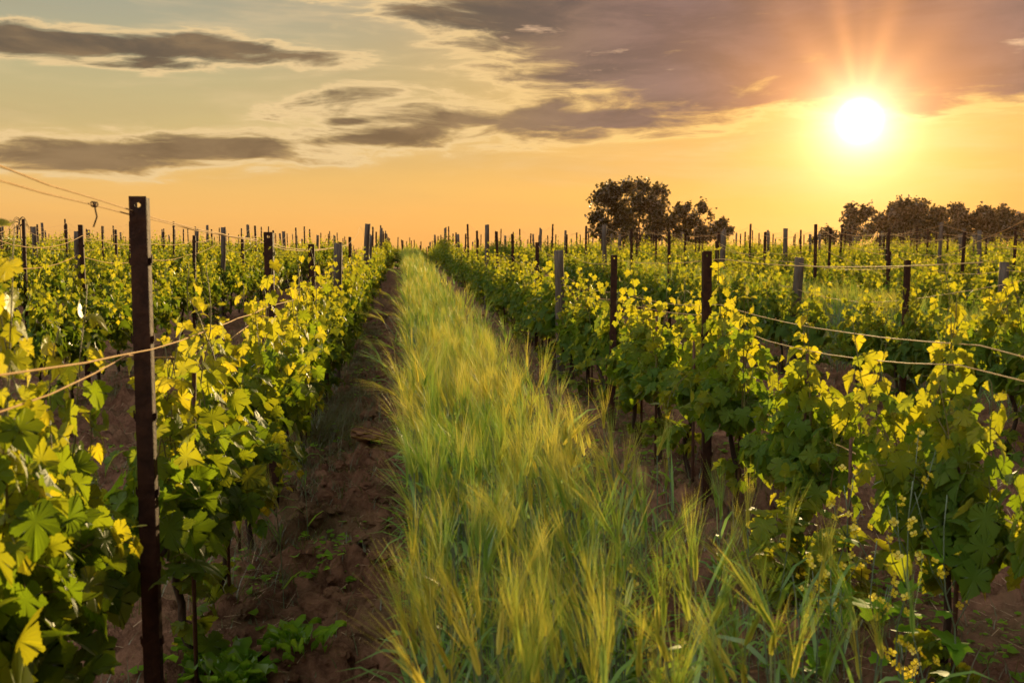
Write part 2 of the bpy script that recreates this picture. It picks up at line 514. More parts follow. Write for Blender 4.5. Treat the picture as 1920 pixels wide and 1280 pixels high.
def build_ground():
    def axis(fine, lim, grow):
        a = list(fine); s = fine[-1]-fine[-2]
        while a[-1] < lim: s *= grow; a.append(a[-1]+s)
        s = fine[1]-fine[0]
        lo = [fine[0]]
        while lo[-1] > -lim: s *= grow; lo.append(lo[-1]-s)
        return np.array(lo[:0:-1] + a)
    xs = axis(np.arange(-1.6, 3.2, 0.024), 420, 1.05)
    ys = axis(np.arange(2.6, 9.0, 0.026), 420, 1.026)
    Xg, Yg = np.meshgrid(xs, ys)
    Z = ground_z(Xg, Yg)
    fade = (np.abs(Xg) > 60) | (Yg > 150) | (Yg < -20)
    Z = np.where(fade, terrain(Xg, Yg), Z)
    nx, ny = len(xs), len(ys)
    V = np.stack([Xg, Yg, Z], -1).reshape(-1, 3)
    i = np.arange(ny-1)[:, None]*nx; j = np.arange(nx-1)[None, :]
    Q = np.stack([i+j, i+j+1, i+nx+j+1, i+nx+j], -1).reshape(-1, 4)
    mb = MB(); mb.add(V, Q)
    tag(mb.build('ground', [M['soil']]), kind='structure')
build_ground()

# ------------------------------------------------------------------ leaves
half = [(0.0, 0.0), (0.09, -0.13), (0.22, -0.20), (0.30, -0.16), (0.38, -0.14), (0.43, -0.04), (0.52, 0.02), (0.48, 0.10), (0.42, 0.15),
        (0.52, 0.20), (0.60, 0.31), (0.64, 0.42), (0.54, 0.45), (0.44, 0.51), (0.36, 0.49), (0.37, 0.60), (0.28, 0.70), (0.20, 0.80), (0.10, 0.88), (0.0, 1.0)]
def leaf_template(lod):
    h = np.array(half)
    if lod == 0:                       # toothed margin
        fine = []
        for a, b in zip(h[:-1], h[1:]):
            d = b-a; nrm = np.array([d[1], -d[0]])/(np.linalg.norm(d)+1e-9)
            if a[0] == 0.0 and a[1] == 0.0: fine += [a]; continue
            fine += [a, a+d*0.45-nrm*0.012, a+d*0.62+nrm*0.016]
        h = np.array(fine + [h[-1]])
    if lod == 1: h = h[[0, 2, 6, 8, 11, 14, 17, 19]]
    if lod == 2: h = h[[0, 6, 11, 19]]
    out = np.concatenate([h, (h[1:-1]*[-1, 1])[::-1]])
    n = len(out)
    if lod == 0:
        c = np.array([0.0, 0.24])
        ring = c + (out-c)*0.55
        V = np.concatenate([[c], ring, out])
        k = np.arange(n); k2 = (k+1) % n
        return V, [np.stack([np.zeros(n, int), 1+k, 1+k2], -1), np.stack([1+k, 1+n+k, 1+n+k2, 1+k2], -1)]
    if lod == 1:
        c = np.array([0.0, 0.24]); V = np.concatenate([[c], out]); k = np.arange(n); k2 = (k+1) % n
        return V, [np.stack([np.zeros(n, int), 1+k, 1+k2], -1)]
    return out, [np.array([[0, 1, 2, 3], [0, 3, 4, 5]])]
TPL = [leaf_template(i) for i in range(3)]

def unit(a): return a/(np.linalg.norm(a, axis=-1, keepdims=True)+1e-9)
def add_leaves(mb, pos, tip, nor, size, age, lod, rng, mat=0):
    T2, faces = TPL[lod]
    n, m = len(pos), len(T2)
    t = unit(tip); nn = unit(nor - (nor*t).sum(1, keepdims=True)*t); r = np.cross(t, nn)
    x, y = T2[:, 0][None], T2[:, 1][None]
    fold = rng.uniform(-0.1, 0.5, (n, 1)); c1 = rng.uniform(-0.9, 0.5, (n, 1)); c2 = rng.uniform(-0.7, 0.25, (n, 1)); tw = rng.uniform(-0.5, 0.5, (n, 1))
    wav = rng.uniform(0.0, 0.045, (n, 1)); ph = rng.uniform(0, 6, (n, 1))
    z = fold*np.abs(x) + c1*x*x + c2*(y-0.2)**2 + tw*x*y + wav*np.sin(4*np.arctan2(x, y-0.24)+ph)*np.hypot(x, y-0.24)**2
    sx = 1.0 + rng.uniform(-0.12, 0.12, (n, 1))
    V = pos[:, None] + size[:, None, None]*((x*sx)[..., None]*r[:, None] + y[..., None]*t[:, None] + z[..., None]*nn[:, None])
    fs = [(np.arange(n)[:, None, None]*m + f[None]).reshape(-1, f.shape[1]) for f in faces]
    mb.add(V.reshape(-1, 3), fs, mat, uv=np.tile(T2, (n, 1)), age=np.repeat(age, m))

# ------------------------------------------------------------------ grapevines
def grow_vine(seed, lod, low=False, spread=0.46):
    """returns (trunk, shoots, foliage) mesh builders of a cane trained vine along local Y"""
    rng = np.random.RandomState(seed)
    trunk, fol, shoots = MB(), MB(), []
    hh = rng.uniform(0.47, 0.63)
    zs = np.linspace(-0.06, hh, 8)
    off = np.cumsum(rng.normal(0, 0.018, (8, 2)), axis=0)
    tp = np.column_stack([off[:, 0], off[:, 1], zs])
    trunk.tube(tp, np.linspace(0.019, 0.013, 8)*rng.uniform(0.85, 1.2, 8), 7 if lod == 0 else 5)
    top = tp[-1]
    for s in (-1, 1):
        k = 6; yy = np.linspace(0, s*rng.uniform(0.34, 0.42), k)
        arm = np.column_stack([top[0]+np.cumsum(rng.normal(0, 0.008, k)), top[1]+yy, top[2]+np.sin(np.linspace(0, 2.4, k))*0.06+rng.normal(0, 0.008, k)])
        trunk.tube(arm, np.linspace(0.013, 0.007, k), 5 if lod == 0 else 4)
    ns = rng.randint(11, 15)
    P, TI, NO, SZ, AG = [], [], [], [], []
    for i in range(rng.randint(2, 5)):                 # water shoots low on the stem and hanging tips under the cordon
        zb = rng.uniform(0.10, 0.42); a0 = rng.uniform(0, 6.28); L = rng.uniform(0.14, 0.32)
        p0 = np.array([np.interp(zb, tp[:, 2], tp[:, 0]), np.interp(zb, tp[:, 2], tp[:, 1]), zb])
        d0 = np.array([math.cos(a0)*0.45, math.sin(a0), rng.uniform(0.0, 0.6)])
        tt = np.linspace(0, 1, 7)[:, None]
        path = p0 + d0*L*tt + np.array([0, 0, -0.10])*tt**2
        trunk.tube(path, np.linspace(0.003, 0.0012, 7), 3)
        for q in range(1, 7):
            for r_ in range(2):
                a = rng.uniform(0, 6.28); o = np.array([math.cos(a)*0.8, math.sin(a), rng.uniform(-0.2, 0.4)])
                P.append(path[q]+o*rng.uniform(0.02, 0.06)); TI.append(o*0.7+[0, 0, rng.uniform(-1.2, 0)]); NO.append(o*0.6+[0, 0, 0.6]+rng.normal(0, 0.3, 3))
                SZ.append(rng.uniform(0.04, 0.095)); AG.append(np.clip(rng.normal(0.25, 0.2), 0, 1))
    for i in range(ns):
        y0 = top[1] + np.clip((i+0.5)/ns*2-1, -1, 1)*spread + rng.uniform(-0.05, 0.05)
        p = np.array([top[0]+rng.uniform(-0.03, 0.03), y0, top[2]+rng.uniform(-0.03, 0.06)])
        side = rng.choice([-1, 1])
        kind = rng.rand()
        droop = kind < 0.32
        L = rng.uniform(0.42, 0.74) if not droop else rng.uniform(0.25, 0.60)
        if kind > 0.80: L *= 1.18
        d = np.array([side*rng.uniform(0.0, 0.14), rng.normal(0, 0.22), 1.0]) if not droop else np.array([side*rng.uniform(0.12, 0.34), rng.normal(0, 0.6), rng.uniform(0.3, 0.7)])
        d /= np.linalg.norm(d)
        n = 12; st = L/n; path = [p.copy()]
        for q in range(n):
            g = -0.14 if droop else -0.018
            d = d + np.array([rng.normal(0, 0.07), rng.normal(0, 0.07), g + rng.normal(0, 0.03)])
            d[0] -= (0.4 if not droop else 0.2)*(p[0]-top[0])
            d /= np.linalg.norm(d); p = p + d*st; path.append(p.copy())
        path = np.array(path)
        sh = MB(); sh.tube(path, np.linspace(0.0042, 0.0014, n+1), 5 if lod == 0 else 3)
        shoots.append(sh)
        for q in range(n+1):
            s = q/n
            reps = 3 if s < 0.6 else 2 if s < 0.85 else 1
            for r_ in range(reps):
                a = rng.uniform(0, 2*math.pi)
                o = np.array([math.cos(a)*0.62, math.sin(a)*0.8, rng.uniform(-0.1, 0.45)])
                pl = (0.085*(1-s)+0.025)*rng.uniform(0.6, 1.5)*(1.0 if r_ == 0 else 1.5)
                lp = path[q] + o*pl
                if lod == 0:
                    fol.tube([path[q], path[q]+o*pl*0.6+[0, 0, 0.008], lp], [0.0013, 0.0011, 0.001], 3, 1, caps=False)
                P.append(lp)
                TI.append(np.array([o[0]*0.7, o[1]*0.7, 0.0]) + np.array([0, 0, rng.uniform(-1.5, 0.0)]) + rng.normal(0, 0.25, 3))
                NO.append(o*0.7 + np.array([0, 0, rng.uniform(0.1, 1.0)]) + rng.normal(0, 0.3, 3))
                SZ.append((0.122 - 0.082*s**1.2)*(0.42+0.85*rng.rand()**0.8)*(0.82 if r_ else 1.0))
                hz = (lp[2]-0.62)/0.6
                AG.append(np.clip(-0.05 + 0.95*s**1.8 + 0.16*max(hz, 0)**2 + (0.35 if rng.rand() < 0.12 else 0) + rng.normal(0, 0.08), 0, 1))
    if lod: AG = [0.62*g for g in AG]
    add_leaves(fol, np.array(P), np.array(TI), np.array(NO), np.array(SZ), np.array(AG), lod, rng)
    return trunk, shoots, fol

ROWWORD = ['', '', 'second ', 'third ', 'fourth ', 'fifth ', 'sixth ', 'seventh ', 'eighth ', 'ninth ', 'tenth ', 'eleventh ', 'twelfth ', 'thirteenth ', 'fourteenth ', 'fifteenth ', 'sixteenth ']
ORD = ['first', 'second', 'third', 'fourth', 'fifth', 'sixth', 'seventh', 'eighth', 'ninth', 'tenth', 'eleventh', 'twelfth', 'thirteenth', 'fourteenth', 'fifteenth',
       'sixteenth', 'seventeenth', 'eighteenth', 'nineteenth', 'twentieth', 'twenty-first', 'twenty-second', 'twenty-third', 'twenty-fourth', 'twenty-fifth',
       'twenty-sixth', 'twenty-seventh', 'twenty-eighth', 'twenty-ninth', 'thirtieth']
SIDE = {'L': 'left', 'R': 'right'}
def row_name(key): return f"{ROWWORD[key[1]]}row {SIDE[key[0]]} of the barley"
ORIG = Matrix.Translation((0, 0, EYE)) @ cam.rotation_euler.to_matrix().to_4x4()
INV = ORIG.inverted()
def project(x, y, z):
    p = INV @ Vector((x, y, z))
    return p.x/-p.z*F, p.y/-p.z*F, -p.z            # in frame widths from the centre
def seen(x, y, z, mx=0.53, my=0.36):
    u, v, dd = project(x, y, z)
    return dd > 0.2 and abs(u) < mx and abs(v) < my

POST0, PSTEP = 2.88, 2.53
YMAX = 66.0

def build_vines():
    proto = {}
    for lod, count in ((0, 7), (1, 6)):
        for s in range(count):
            tr, sh, fo = grow_vine(100*lod+s+5, lod)
            if lod == 0:
                proto[lod, s] = (tr.mesh('trunk', [M['bark']]), [b.mesh('shoot', [M['shoot']]) for b in sh], fo.mesh('foliage', [M['leaf'], M['shoot']]))
            else:
                for b in sh:
                    for V, (fa, mt), ag, uvv in zip(b.v, b.f[:1], b.age, b.uv): pass
                    n0 = tr.n
                    tr.v += b.v; tr.uv += b.uv; tr.age += b.age
                    tr.f += [(fa+n0, 1) for fa, _ in b.f]; tr.n += b.n
                proto[lod, s] = (tr.mesh('trunk', [M['bark'], M['shoot']]), [], fo.mesh('foliage', [M['leaf_far']]))
    spots = []
    explicit = {('L', 1): [1.50, 2.05, 2.58, 3.40, 4.12, 4.90], ('R', 1): [2.15, 2.96, 4.20, 5.02]}
    for key, x0 in ROW.items():
        ys = list(explicit.get(key, []))
        y = (5.72 if ys else 2.9 + rs.uniform(0, 0.5))
        while y < YMAX:
            ys.append(y + rs.uniform(-0.09, 0.09)); y += 0.843
        for y in ys:
            x = x0 + rs.normal(0, 0.02) - (0.11 if key == ('L', 1) and y < 3.0 else 0.05 if key == ('L', 1) and y < 3.5 else 0.0)
            z = float(terrain(x, y))
            if not (seen(x, y, z+0.9, 0.56, 0.5) or (y < 5 and abs(x) < 3)): continue
            spots.append((math.hypot(x, y), key, x, y, z))
    for y in (53.0, 54.2, 55.6, 57.2, 59.0):             # the next block closes the alley
        for x in np.arange(-0.2, 1.4, 0.42):
            xx = x + rs.normal(0, 0.1); spots.append((math.hypot(xx, y), ('R', 1), xx, y, float(terrain(xx, y))))
    spots.sort(key=lambda s: s[0])
    seq = {}
    kinds = ['bushy', 'leafy', 'dense', 'thick', 'open', 'ragged']
    for i, (dist, key, x, y, z) in enumerate(spots[:285]):
        j = (y-POST0)/PSTEP; b = int(math.floor(j)); 
        seq.setdefault(key, {}).setdefault(b, []).append((y, i))
    where = {}
    for key, bays in seq.items():
        for b, lst in bays.items():
            lst.sort()
            nm = {1: ['only vine'], 2: ['nearer vine', 'farther vine'], 3: ['nearest vine', 'middle vine', 'farthest vine']}.get(len(lst)) or [f'{ORD[q]} vine' for q in range(len(lst))]
            for (y, i), t in zip(lst, nm):
                bay = 'before the first post' if b < 0 else f'past the {ORD[b]} post'
                where[i] = f'{t} {bay}'
    for i, (dist, key, x, y, z) in enumerate(spots[:285]):
        lod = 0 if dist < 8.2 else 1
        v = rs.randint(7 if lod == 0 else 6)
        trm, shm, fom = proto[lod, v]
        root = link('grapevine', None, None, (x, y, z), math.pi*rs.randint(2) + rs.normal(0, 0.08))
        root.empty_display_size = 0.1
        sc = rs.uniform(0.92, 1.10)
        root.scale = (rs.uniform(0.85, 1.1), rs.uniform(0.78, 1.04) if key[1] < 3 else rs.uniform(0.9, 1.05), sc)
        if key == ('L', 1) and y < 3.5: root.scale = (0.82, 1.0, 1.06) if y < 3.0 else (1.0, 1.0, 1.02)
        if key == ('R', 1) and y < 5.2: root.scale = (0.95, 0.66, 1.12 if y < 3.5 else 1.02)
        tag(root, f"{where[i]}, {row_name(key)}, with yellow-green leaves", 'grapevine', 'grapevines trained along the trellis rows')
        link('trunk', trm, root)
        for m_ in shm: link('shoot', m_, root)
        link('foliage', fom, root)
    # the vines beyond: one mass
    rng = np.random.RandomState(3)
    rest = spots[285:]
    mb = MB()
    lib = []
    for s in range(5):
        _, sh, fo = grow_vine(500+s, 2)
        lib.append(fo)
    for (dist, key, x, y, z) in rest:
        fo = lib[rng.randint(5)]
        a = math.pi*rng.randint(2) + rng.normal(0, 0.1); c, s = math.cos(a), math.sin(a)
        R = np.array([[c, -s, 0], [s, c, 0], [0, 0, 1]])
        for V, uvv, ag in zip(fo.v, fo.uv, fo.age):
            V2 = V @ R.T * [1.0, 1.0, rng.uniform(0.92, 1.1)] + [x, y, z]
            keep = mb.n
            mb.v.append(V2.astype(np.float32)); mb.uv.append(uvv); mb.age.append(ag); mb.n += len(V)
            for fa, mt in fo.f: mb.f.append((fa+keep, 0))
    tag(mb.build('vineyard_foliage', [M['leaf_far']]), 'distant rows of vines merging into one green and yellow mass near the horizon', 'vines', kind='stuff')
    print('vines', len(spots))
    return spots
SPOTS = build_vines()

# ------------------------------------------------------------------ trellis posts
def steel_post(x, y, z, top, w=0.055, hole=False, lean=(0, 0)):
    mb = MB(); h = top - z; t = 0.004; b = -0.25; dp = 0.034
    def box(x0, x1, y0, y1, z0, z1):
        V = [(x0, y0, z0), (x1, y0, z0), (x1, y1, z0), (x0, y1, z0), (x0, y0, z1), (x1, y0, z1), (x1, y1, z1), (x0, y1, z1)]
        mb.add(V, [np.array([[0, 3, 2, 1], [4, 5, 6, 7], [0, 1, 5, 4], [1, 2, 6, 5], [2, 3, 7, 6], [3, 0, 4, 7]])])
    zt = h
    if hole:
        zt = h - w
        cz = h - w*0.52; r = 0.0085
        n = 16; a = np.arange(n)/n*2*math.pi
        sq = np.array([(np.cos(q)/max(abs(np.cos(q)), abs(np.sin(q)))*w/2, np.sin(q)/max(abs(np.cos(q)), abs(np.sin(q)))*w/2) for q in a])
        ci = np.stack([np.cos(a)*r, np.sin(a)*r*0.8], -1)
        V = np.concatenate([np.column_stack([p[:, 0], np.full(n, yy), p[:, 1]+(h-w/2 if k == 0 else cz)]) for yy in (0.0, t) for k, p in ((0, sq), (1, ci))])
        k = np.arange(n); k2 = (k+1) % n
        mb.add(V, [np.concatenate([np.stack([k, k2, n+k2, n+k], -1), np.stack([2*n+k2, 2*n+k, 3*n+k, 3*n+k2], -1), np.stack([n+k, n+k2, 3*n+k2, 3*n+k], -1), np.stack([k2, k, 2*n+k, 2*n+k2], -1)])])
    box(-w/2, w/2, 0, t, b, zt)
    for s in (-1, 1):
        xa, xb = sorted((s*w/2, s*(w/2-t)))
        box(xa+s*0.0005, xb+s*0.0005, t, dp, b, h-0.004)
        xa, xb = sorted((s*(w/2-t), s*(w/2-0.014)))
        box(xa, xb, dp-t, dp-0.0005, b, h-0.006)
    # punched wire hooks along the flanges
    for q in np.arange(0.35, h-0.1, 0.22):
        for s in (-1, 1):
            xa, xb = sorted((s*w/2+s*0.0006, s*(w/2+0.006)))
            box(xa, xb, 0.010, 0.016, q, q+0.022)
            box(*sorted((s*(w/2+0.0062), s*(w/2+0.009))), 0.010, 0.016, q+0.006, q+0.03)
    o = mb.build('steel_post', [M['rust']], None, (x, y, z), smooth=False)
    o.rotation_euler = (lean[0], lean[1], random.uniform(-0.1, 0.1))
    return o
def wood_post(x, y, z, top, r=0.05, lean=(0, 0), rng=None):
    mb = MB(); h = top - z; n, sd = 9, 12
    zs = np.linspace(-0.25, h, n)
    th = np.linspace(0, 2*math.pi, sd, endpoint=False)
    prof = 1 + 0.13*rng.normal(0, 1, sd)*0.6
    c = np.cumsum(rng.normal(0, 0.004, (n, 2)), 0)
    V = []
    for i in range(n):
        rr = r*prof*(1+rng.normal(0, 0.03, sd))*(1.05-0.1*i/n)
        zz = zs[i] + (rng.normal(0, 0.006, sd) + 0.03*np.sign(np.cos(th+rng.rand()*6))*(rng.rand() < 0.5) if i == n-1 else 0)
        V.append(np.column_stack([c[i, 0]+rr*np.cos(th), c[i, 1]+rr*np.sin(th), np.broadcast_to(zz, sd)]))
    V.append(np.array([[c[-1, 0], c[-1, 1], h-0.004]]))
    V = np.concatenate(V)
    i = np.arange(n-1)[:, None]*sd; j = np.arange(sd)[None]; j2 = (j+1) % sd
    Q = np.stack([i+j, i+j2, i+sd+j2, i+sd+j], -1).reshape(-1, 4)
    Tt = np.stack([(n-1)*sd+np.arange(sd), (n-1)*sd+(np.arange(sd)+1) % sd, np.full(sd, n*sd)], -1)
    mb.add(V, [Q, Tt])
    o = mb.build('wooden_post', [M['wood']], None, (x, y, z), smooth=True)
    o.rotation_euler = (lean[0], lean[1], 0)
    return o

POSTS = {}
def build_posts():
    rng = np.random.RandomState(21)
    tops = {('L', 1, 0): 1.643, ('L', 1, 1): 1.585, ('L', 1, 2): 1.53, ('L', 1, 3): 1.545, ('L', 1, 4): 1.575, ('L', 1, 5): 1.67, ('L', 1, 6): 1.93,
            ('R', 1, 1): 1.485, ('R', 1, 2): 1.445, ('R', 1, 3): 1.475, ('R', 1, 4): 1.575, ('R', 1, 5): 1.72, ('R', 1, 7): 1.98,
            ('R', 2, 2): 1.40, ('R', 2, 3): 1.40, ('R', 2, 4): 1.60, ('R', 2, 5): 1.75, ('R', 3, 3): 1.31, ('R', 3, 4): 1.46}
    for key, x0 in ROW.items():
        off = {('L', 1): 3, ('R', 1): 3, ('R', 2): 3, ('R', 3): 3, ('L', 2): 2}.get(key, rng.randint(4))
        for n in range(0, 32):
            y = POST0 + PSTEP*n
            if key == ('R', 1) and n == 0: continue
            x = x0 + rng.normal(0, 0.03)
            if key[1] == 1 and n < 4: x = x0 + (0.03 if key[0] == 'L' else -0.07)
            if key == ('R', 1) and n < 4: y -= 0.038*x0*n**0 + 0.10
            y += rng.normal(0, 0.06) if n > 2 else 0
            z = float(terrain(x, y))
            if y > 78: break
            rr = rng.rand(6)
            if not (seen(x, y, z+1.3, 0.53, 0.45)): continue
            wood = n % 4 == off
            if key == ('L', 1) and n in (6,): wood = True
            top = tops.get((key[0], key[1], n))
            if top is None: top = z + (1.46 + rr[0]*0.30 + (0.10 if n > 7 else 0) if not wood else 1.46 + rr[0]*0.40)
            ln = ((rr[1]-0.5)*0.05, (rr[2]-0.5)*0.05)
            if wood: ln = ((rr[1]-0.5)*0.10, (rr[2]-0.5)*0.12)
            if (key[0], key[1], n) == ('L', 1, 0): ln, x = (0.0, 0.004), x - 0.026
            POSTS[key, n] = (x, y, z, top)
            if wood:
                o = wood_post(x, y, z, top, 0.040+rr[3]*0.016, ln, rng)
                tag(o, f"weathered grey wooden post, {ORD[n]} post along the {row_name(key)}", 'wooden post', 'wooden trellis posts')
            else:
                first = key == ('L', 1) and n == 0
                o = steel_post(x, y, z, top, 0.047 if key[1] == 1 and n < 3 else 0.044, y < 9, ln)
                tag(o, ("dark rusty steel post with a hole near its top, standing nearest the camera" if first else
                        f"rusty brown steel post, {ORD[n]} post along the {row_name(key)}"), 'steel post', 'steel trellis posts')
    for i in range(12):
        y = 53 + i*0.9; x = rng.uniform(-0.6, 1.6)*(1 if i % 2 else 0.8); z = float(terrain(x, y))
        o = steel_post(x, y, z, z + rng.uniform(1.5, 1.9), 0.05, False, (rng.normal(0, 0.03), rng.normal(0, 0.03)))
        tag(o, 'small far-off dark post poking up beyond the end of the barley strip', 'steel post', 'posts beyond the barley')
    x, y = ROW['R', 2], POST0+PSTEP; z = float(terrain(x, y))
    tag(steel_post(x, y, z, 2.07, 0.05, True), 'tall rusty steel post at the near end of the second row right of the barley', 'steel post', 'steel trellis posts')
    print('posts', len(POSTS))
build_posts()

# ------------------------------------------------------------------ wires
def wire(key, zfun, sag, y0, y1, r, label, dx=0.03, jitter=0.03, extra=None, seed=0):
    rng = np.random.RandomState(seed)
    x0 = ROW[key]; pts = []
    n0 = int(math.floor((y0-POST0)/PSTEP)); 
    for n in range(n0, 40):
        ya, yb = POST0+PSTEP*n, POST0+PSTEP*(n+1)
        if ya >= y1: break
        za = zfun(n) ; zb = zfun(n+1)
        s = sag*rng.uniform(0.2, 1.6)
        for q in range(8):
            t = q/8
            pts.append((x0+dx+math.sin(t*math.pi)*rng.normal(0, 0.01), ya+(yb-ya)*t, za+(zb-za)*t - s*4*t*(1-t)))
    pts = [p for p in pts if y0-0.4 <= p[1] <= y1]
    mb = MB(); mb.tube(pts, r, 5)
    return tag(mb.build('trellis_wire', [M['wire']]), label, 'wire', 'trellis wires')

def build_wires():
    def pz(key, n, h):
        p = POSTS.get((key, n))
        y = POST0+PSTEP*n
        return (p[3] - h) if p else float(terrain(ROW[key], y)) + 1.5 - h
    def hz(key, n, h):
        return float(terrain(ROW[key], POST0+PSTEP*n)) + h
    L1, R1 = ('L', 1), ('R', 1)
    def top_l1(n): return 1.75 if n < 0 else pz(L1, n, 0.040)
    def top_l1b(n): return 1.72 if n < 0 else pz(L1, n, 0.050)
    wire(L1, top_l1, 0.01, 1.2, 46, 0.0022, 'topmost wire of the row left of the barley, running over its post tops', -0.004, seed=1)
    wire(L1, top_l1b, 0.012, 1.2, 14, 0.0022, 'second wire just under the topmost one, row left of the barley', -0.014, seed=2)
    wire(L1, lambda n: 1.39 if n < 0 else hz(L1, n, 1.215 if n == 0 else 1.16+0.03*math.sin(n*2.1)), 0.012, 1.2, 40, 0.0023, 'middle wire of the row left of the barley, passing through the leaves', 0.035, seed=3)
    wire(L1, lambda n: 1.36 if n < 0 else hz(L1, n, 1.20 if n == 0 else 1.14+0.03*math.cos(n*1.7)), 0.05, 1.2, 40, 0.0023, 'slack middle wire of the row left of the barley, lower of its pair', -0.03, seed=4)
    wire(R1, lambda n: pz(R1, n, 0.045), 0.055, 3.0, 46, 0.0020, 'slack topmost wire of the row right of the barley, looping between posts', 0.035, seed=5)
    wire(R1, lambda n: pz(R1, n, 0.30) if n < 6 else hz(R1, n, 1.2), 0.03, 2.3, 40, 0.0021, 'middle wire of the row right of the barley, upper of its pair', 0.035, seed=6)
    wire(R1, lambda n: pz(R1, n, 0.36) if n < 6 else hz(R1, n, 1.12), 0.05, 2.3, 40, 0.0021, 'sagging middle wire of the row right of the barley, lower of its pair', -0.03, seed=7)
    wire(R1, lambda n: hz(R1, n, 0.72), 0.03, 2.3, 30, 0.003, 'low wire of the row right of the barley, beneath its leaves', 0.02, seed=8)
    R2, R3, L2, L3 = ('R', 2), ('R', 3), ('L', 2), ('L', 3)
    wire(R2, lambda n: 2.30 if n < 1 else (2.02 if n == 1 else pz(R2, n, 0.05)), 0.04, 5.4, 44, 0.0024, 'bright topmost wire of the second row right of the barley, climbing towards the viewer', 0.03, seed=9)
    wire(R2, lambda n: 1.44 if n < 2 else pz(R2, n, 0.33), 0.05, 4.6, 40, 0.0024, 'middle wire of the second row right of the barley', 0.03, seed=10)
    for k in (3, 4, 5, 6, 7):
        key = ('R', k)
        wire(key, lambda n: pz(key, n, 0.06), 0.08, max(6, ROW[key]*1.45), 44, 0.0030, f'slack topmost wire of the {row_name(key)}', 0.03, seed=20+k)
        wire(key, lambda n: pz(key, n, 0.36), 0.06, max(6, ROW[key]*1.45), 40, 0.0028, f'middle wire of the {row_name(key)}, just above the leaves', 0.03, seed=40+k)
    for k in (2, 3, 4, 5):
        key = ('L', k)
        wire(key, lambda n: pz(key, n, 0.10), 0.08, max(5, -ROW[key]*2.1), 40, 0.0034, f'slack topmost wire of the {row_name(key)}', 0.03, seed=60+k)
        wire(key, lambda n: pz(key, n, 0.30), 0.10, max(5, -ROW[key]*2.1), 36, 0.0034, f'sagging middle wire of the {row_name(key)}', -0.03, seed=80+k)
    # knot of loose wire on the top wire of the near left row
    mb = MB()
    a = np.linspace(0, 5*math.pi, 40)
    mb.tube(np.column_stack([0.005*np.cos(a), np.linspace(-0.02, 0.02, 40), 0.006*np.sin(a)]), 0.0016, 4)
    mb.tube([(0, 0, 0), (0.004, 0.004, -0.03), (-0.004, 0.0, -0.055)], 0.002, 4)
    o = mb.build('wire_knot', [M['rust']], None, (-0.748, 2.55, 1.606))
    tag(o, 'small dark knot of twisted wire on the topmost wire beside the nearest post', 'wire knot')
build_wires()

# ------------------------------------------------------------------ stakes beside the near vines
def build_stakes():
    rng = np.random.RandomState(5)
    n = 0
    for (dist, key, x, y, z) in SPOTS:
        if key[1] > 1 or dist > 11 or y < 1.8: continue
        mb = MB(); h = rng.uniform(0.85, 1.1)
        mb.tube([(0, 0, -0.1), (rng.normal(0, 0.004), rng.normal(0, 0.004), h*0.5), (rng.normal(0, 0.01), rng.normal(0, 0.01), h)], 0.0075 if dist < 6 else 0.009, 6)
        o = mb.build('vine_stake', [M['stake']], None, (x+rng.uniform(-0.05, 0.05), y-rng.uniform(0.05, 0.09), z))
        n += 1
        j = int(math.floor((y-POST0)/PSTEP))
        tag(o, f"thin stake, {ORD[sum(1 for s in SPOTS if s[1] == key and 1.8 <= s[3] < y)]} in the {row_name(key)}", 'stake', 'stakes beside the vines')
build_stakes()

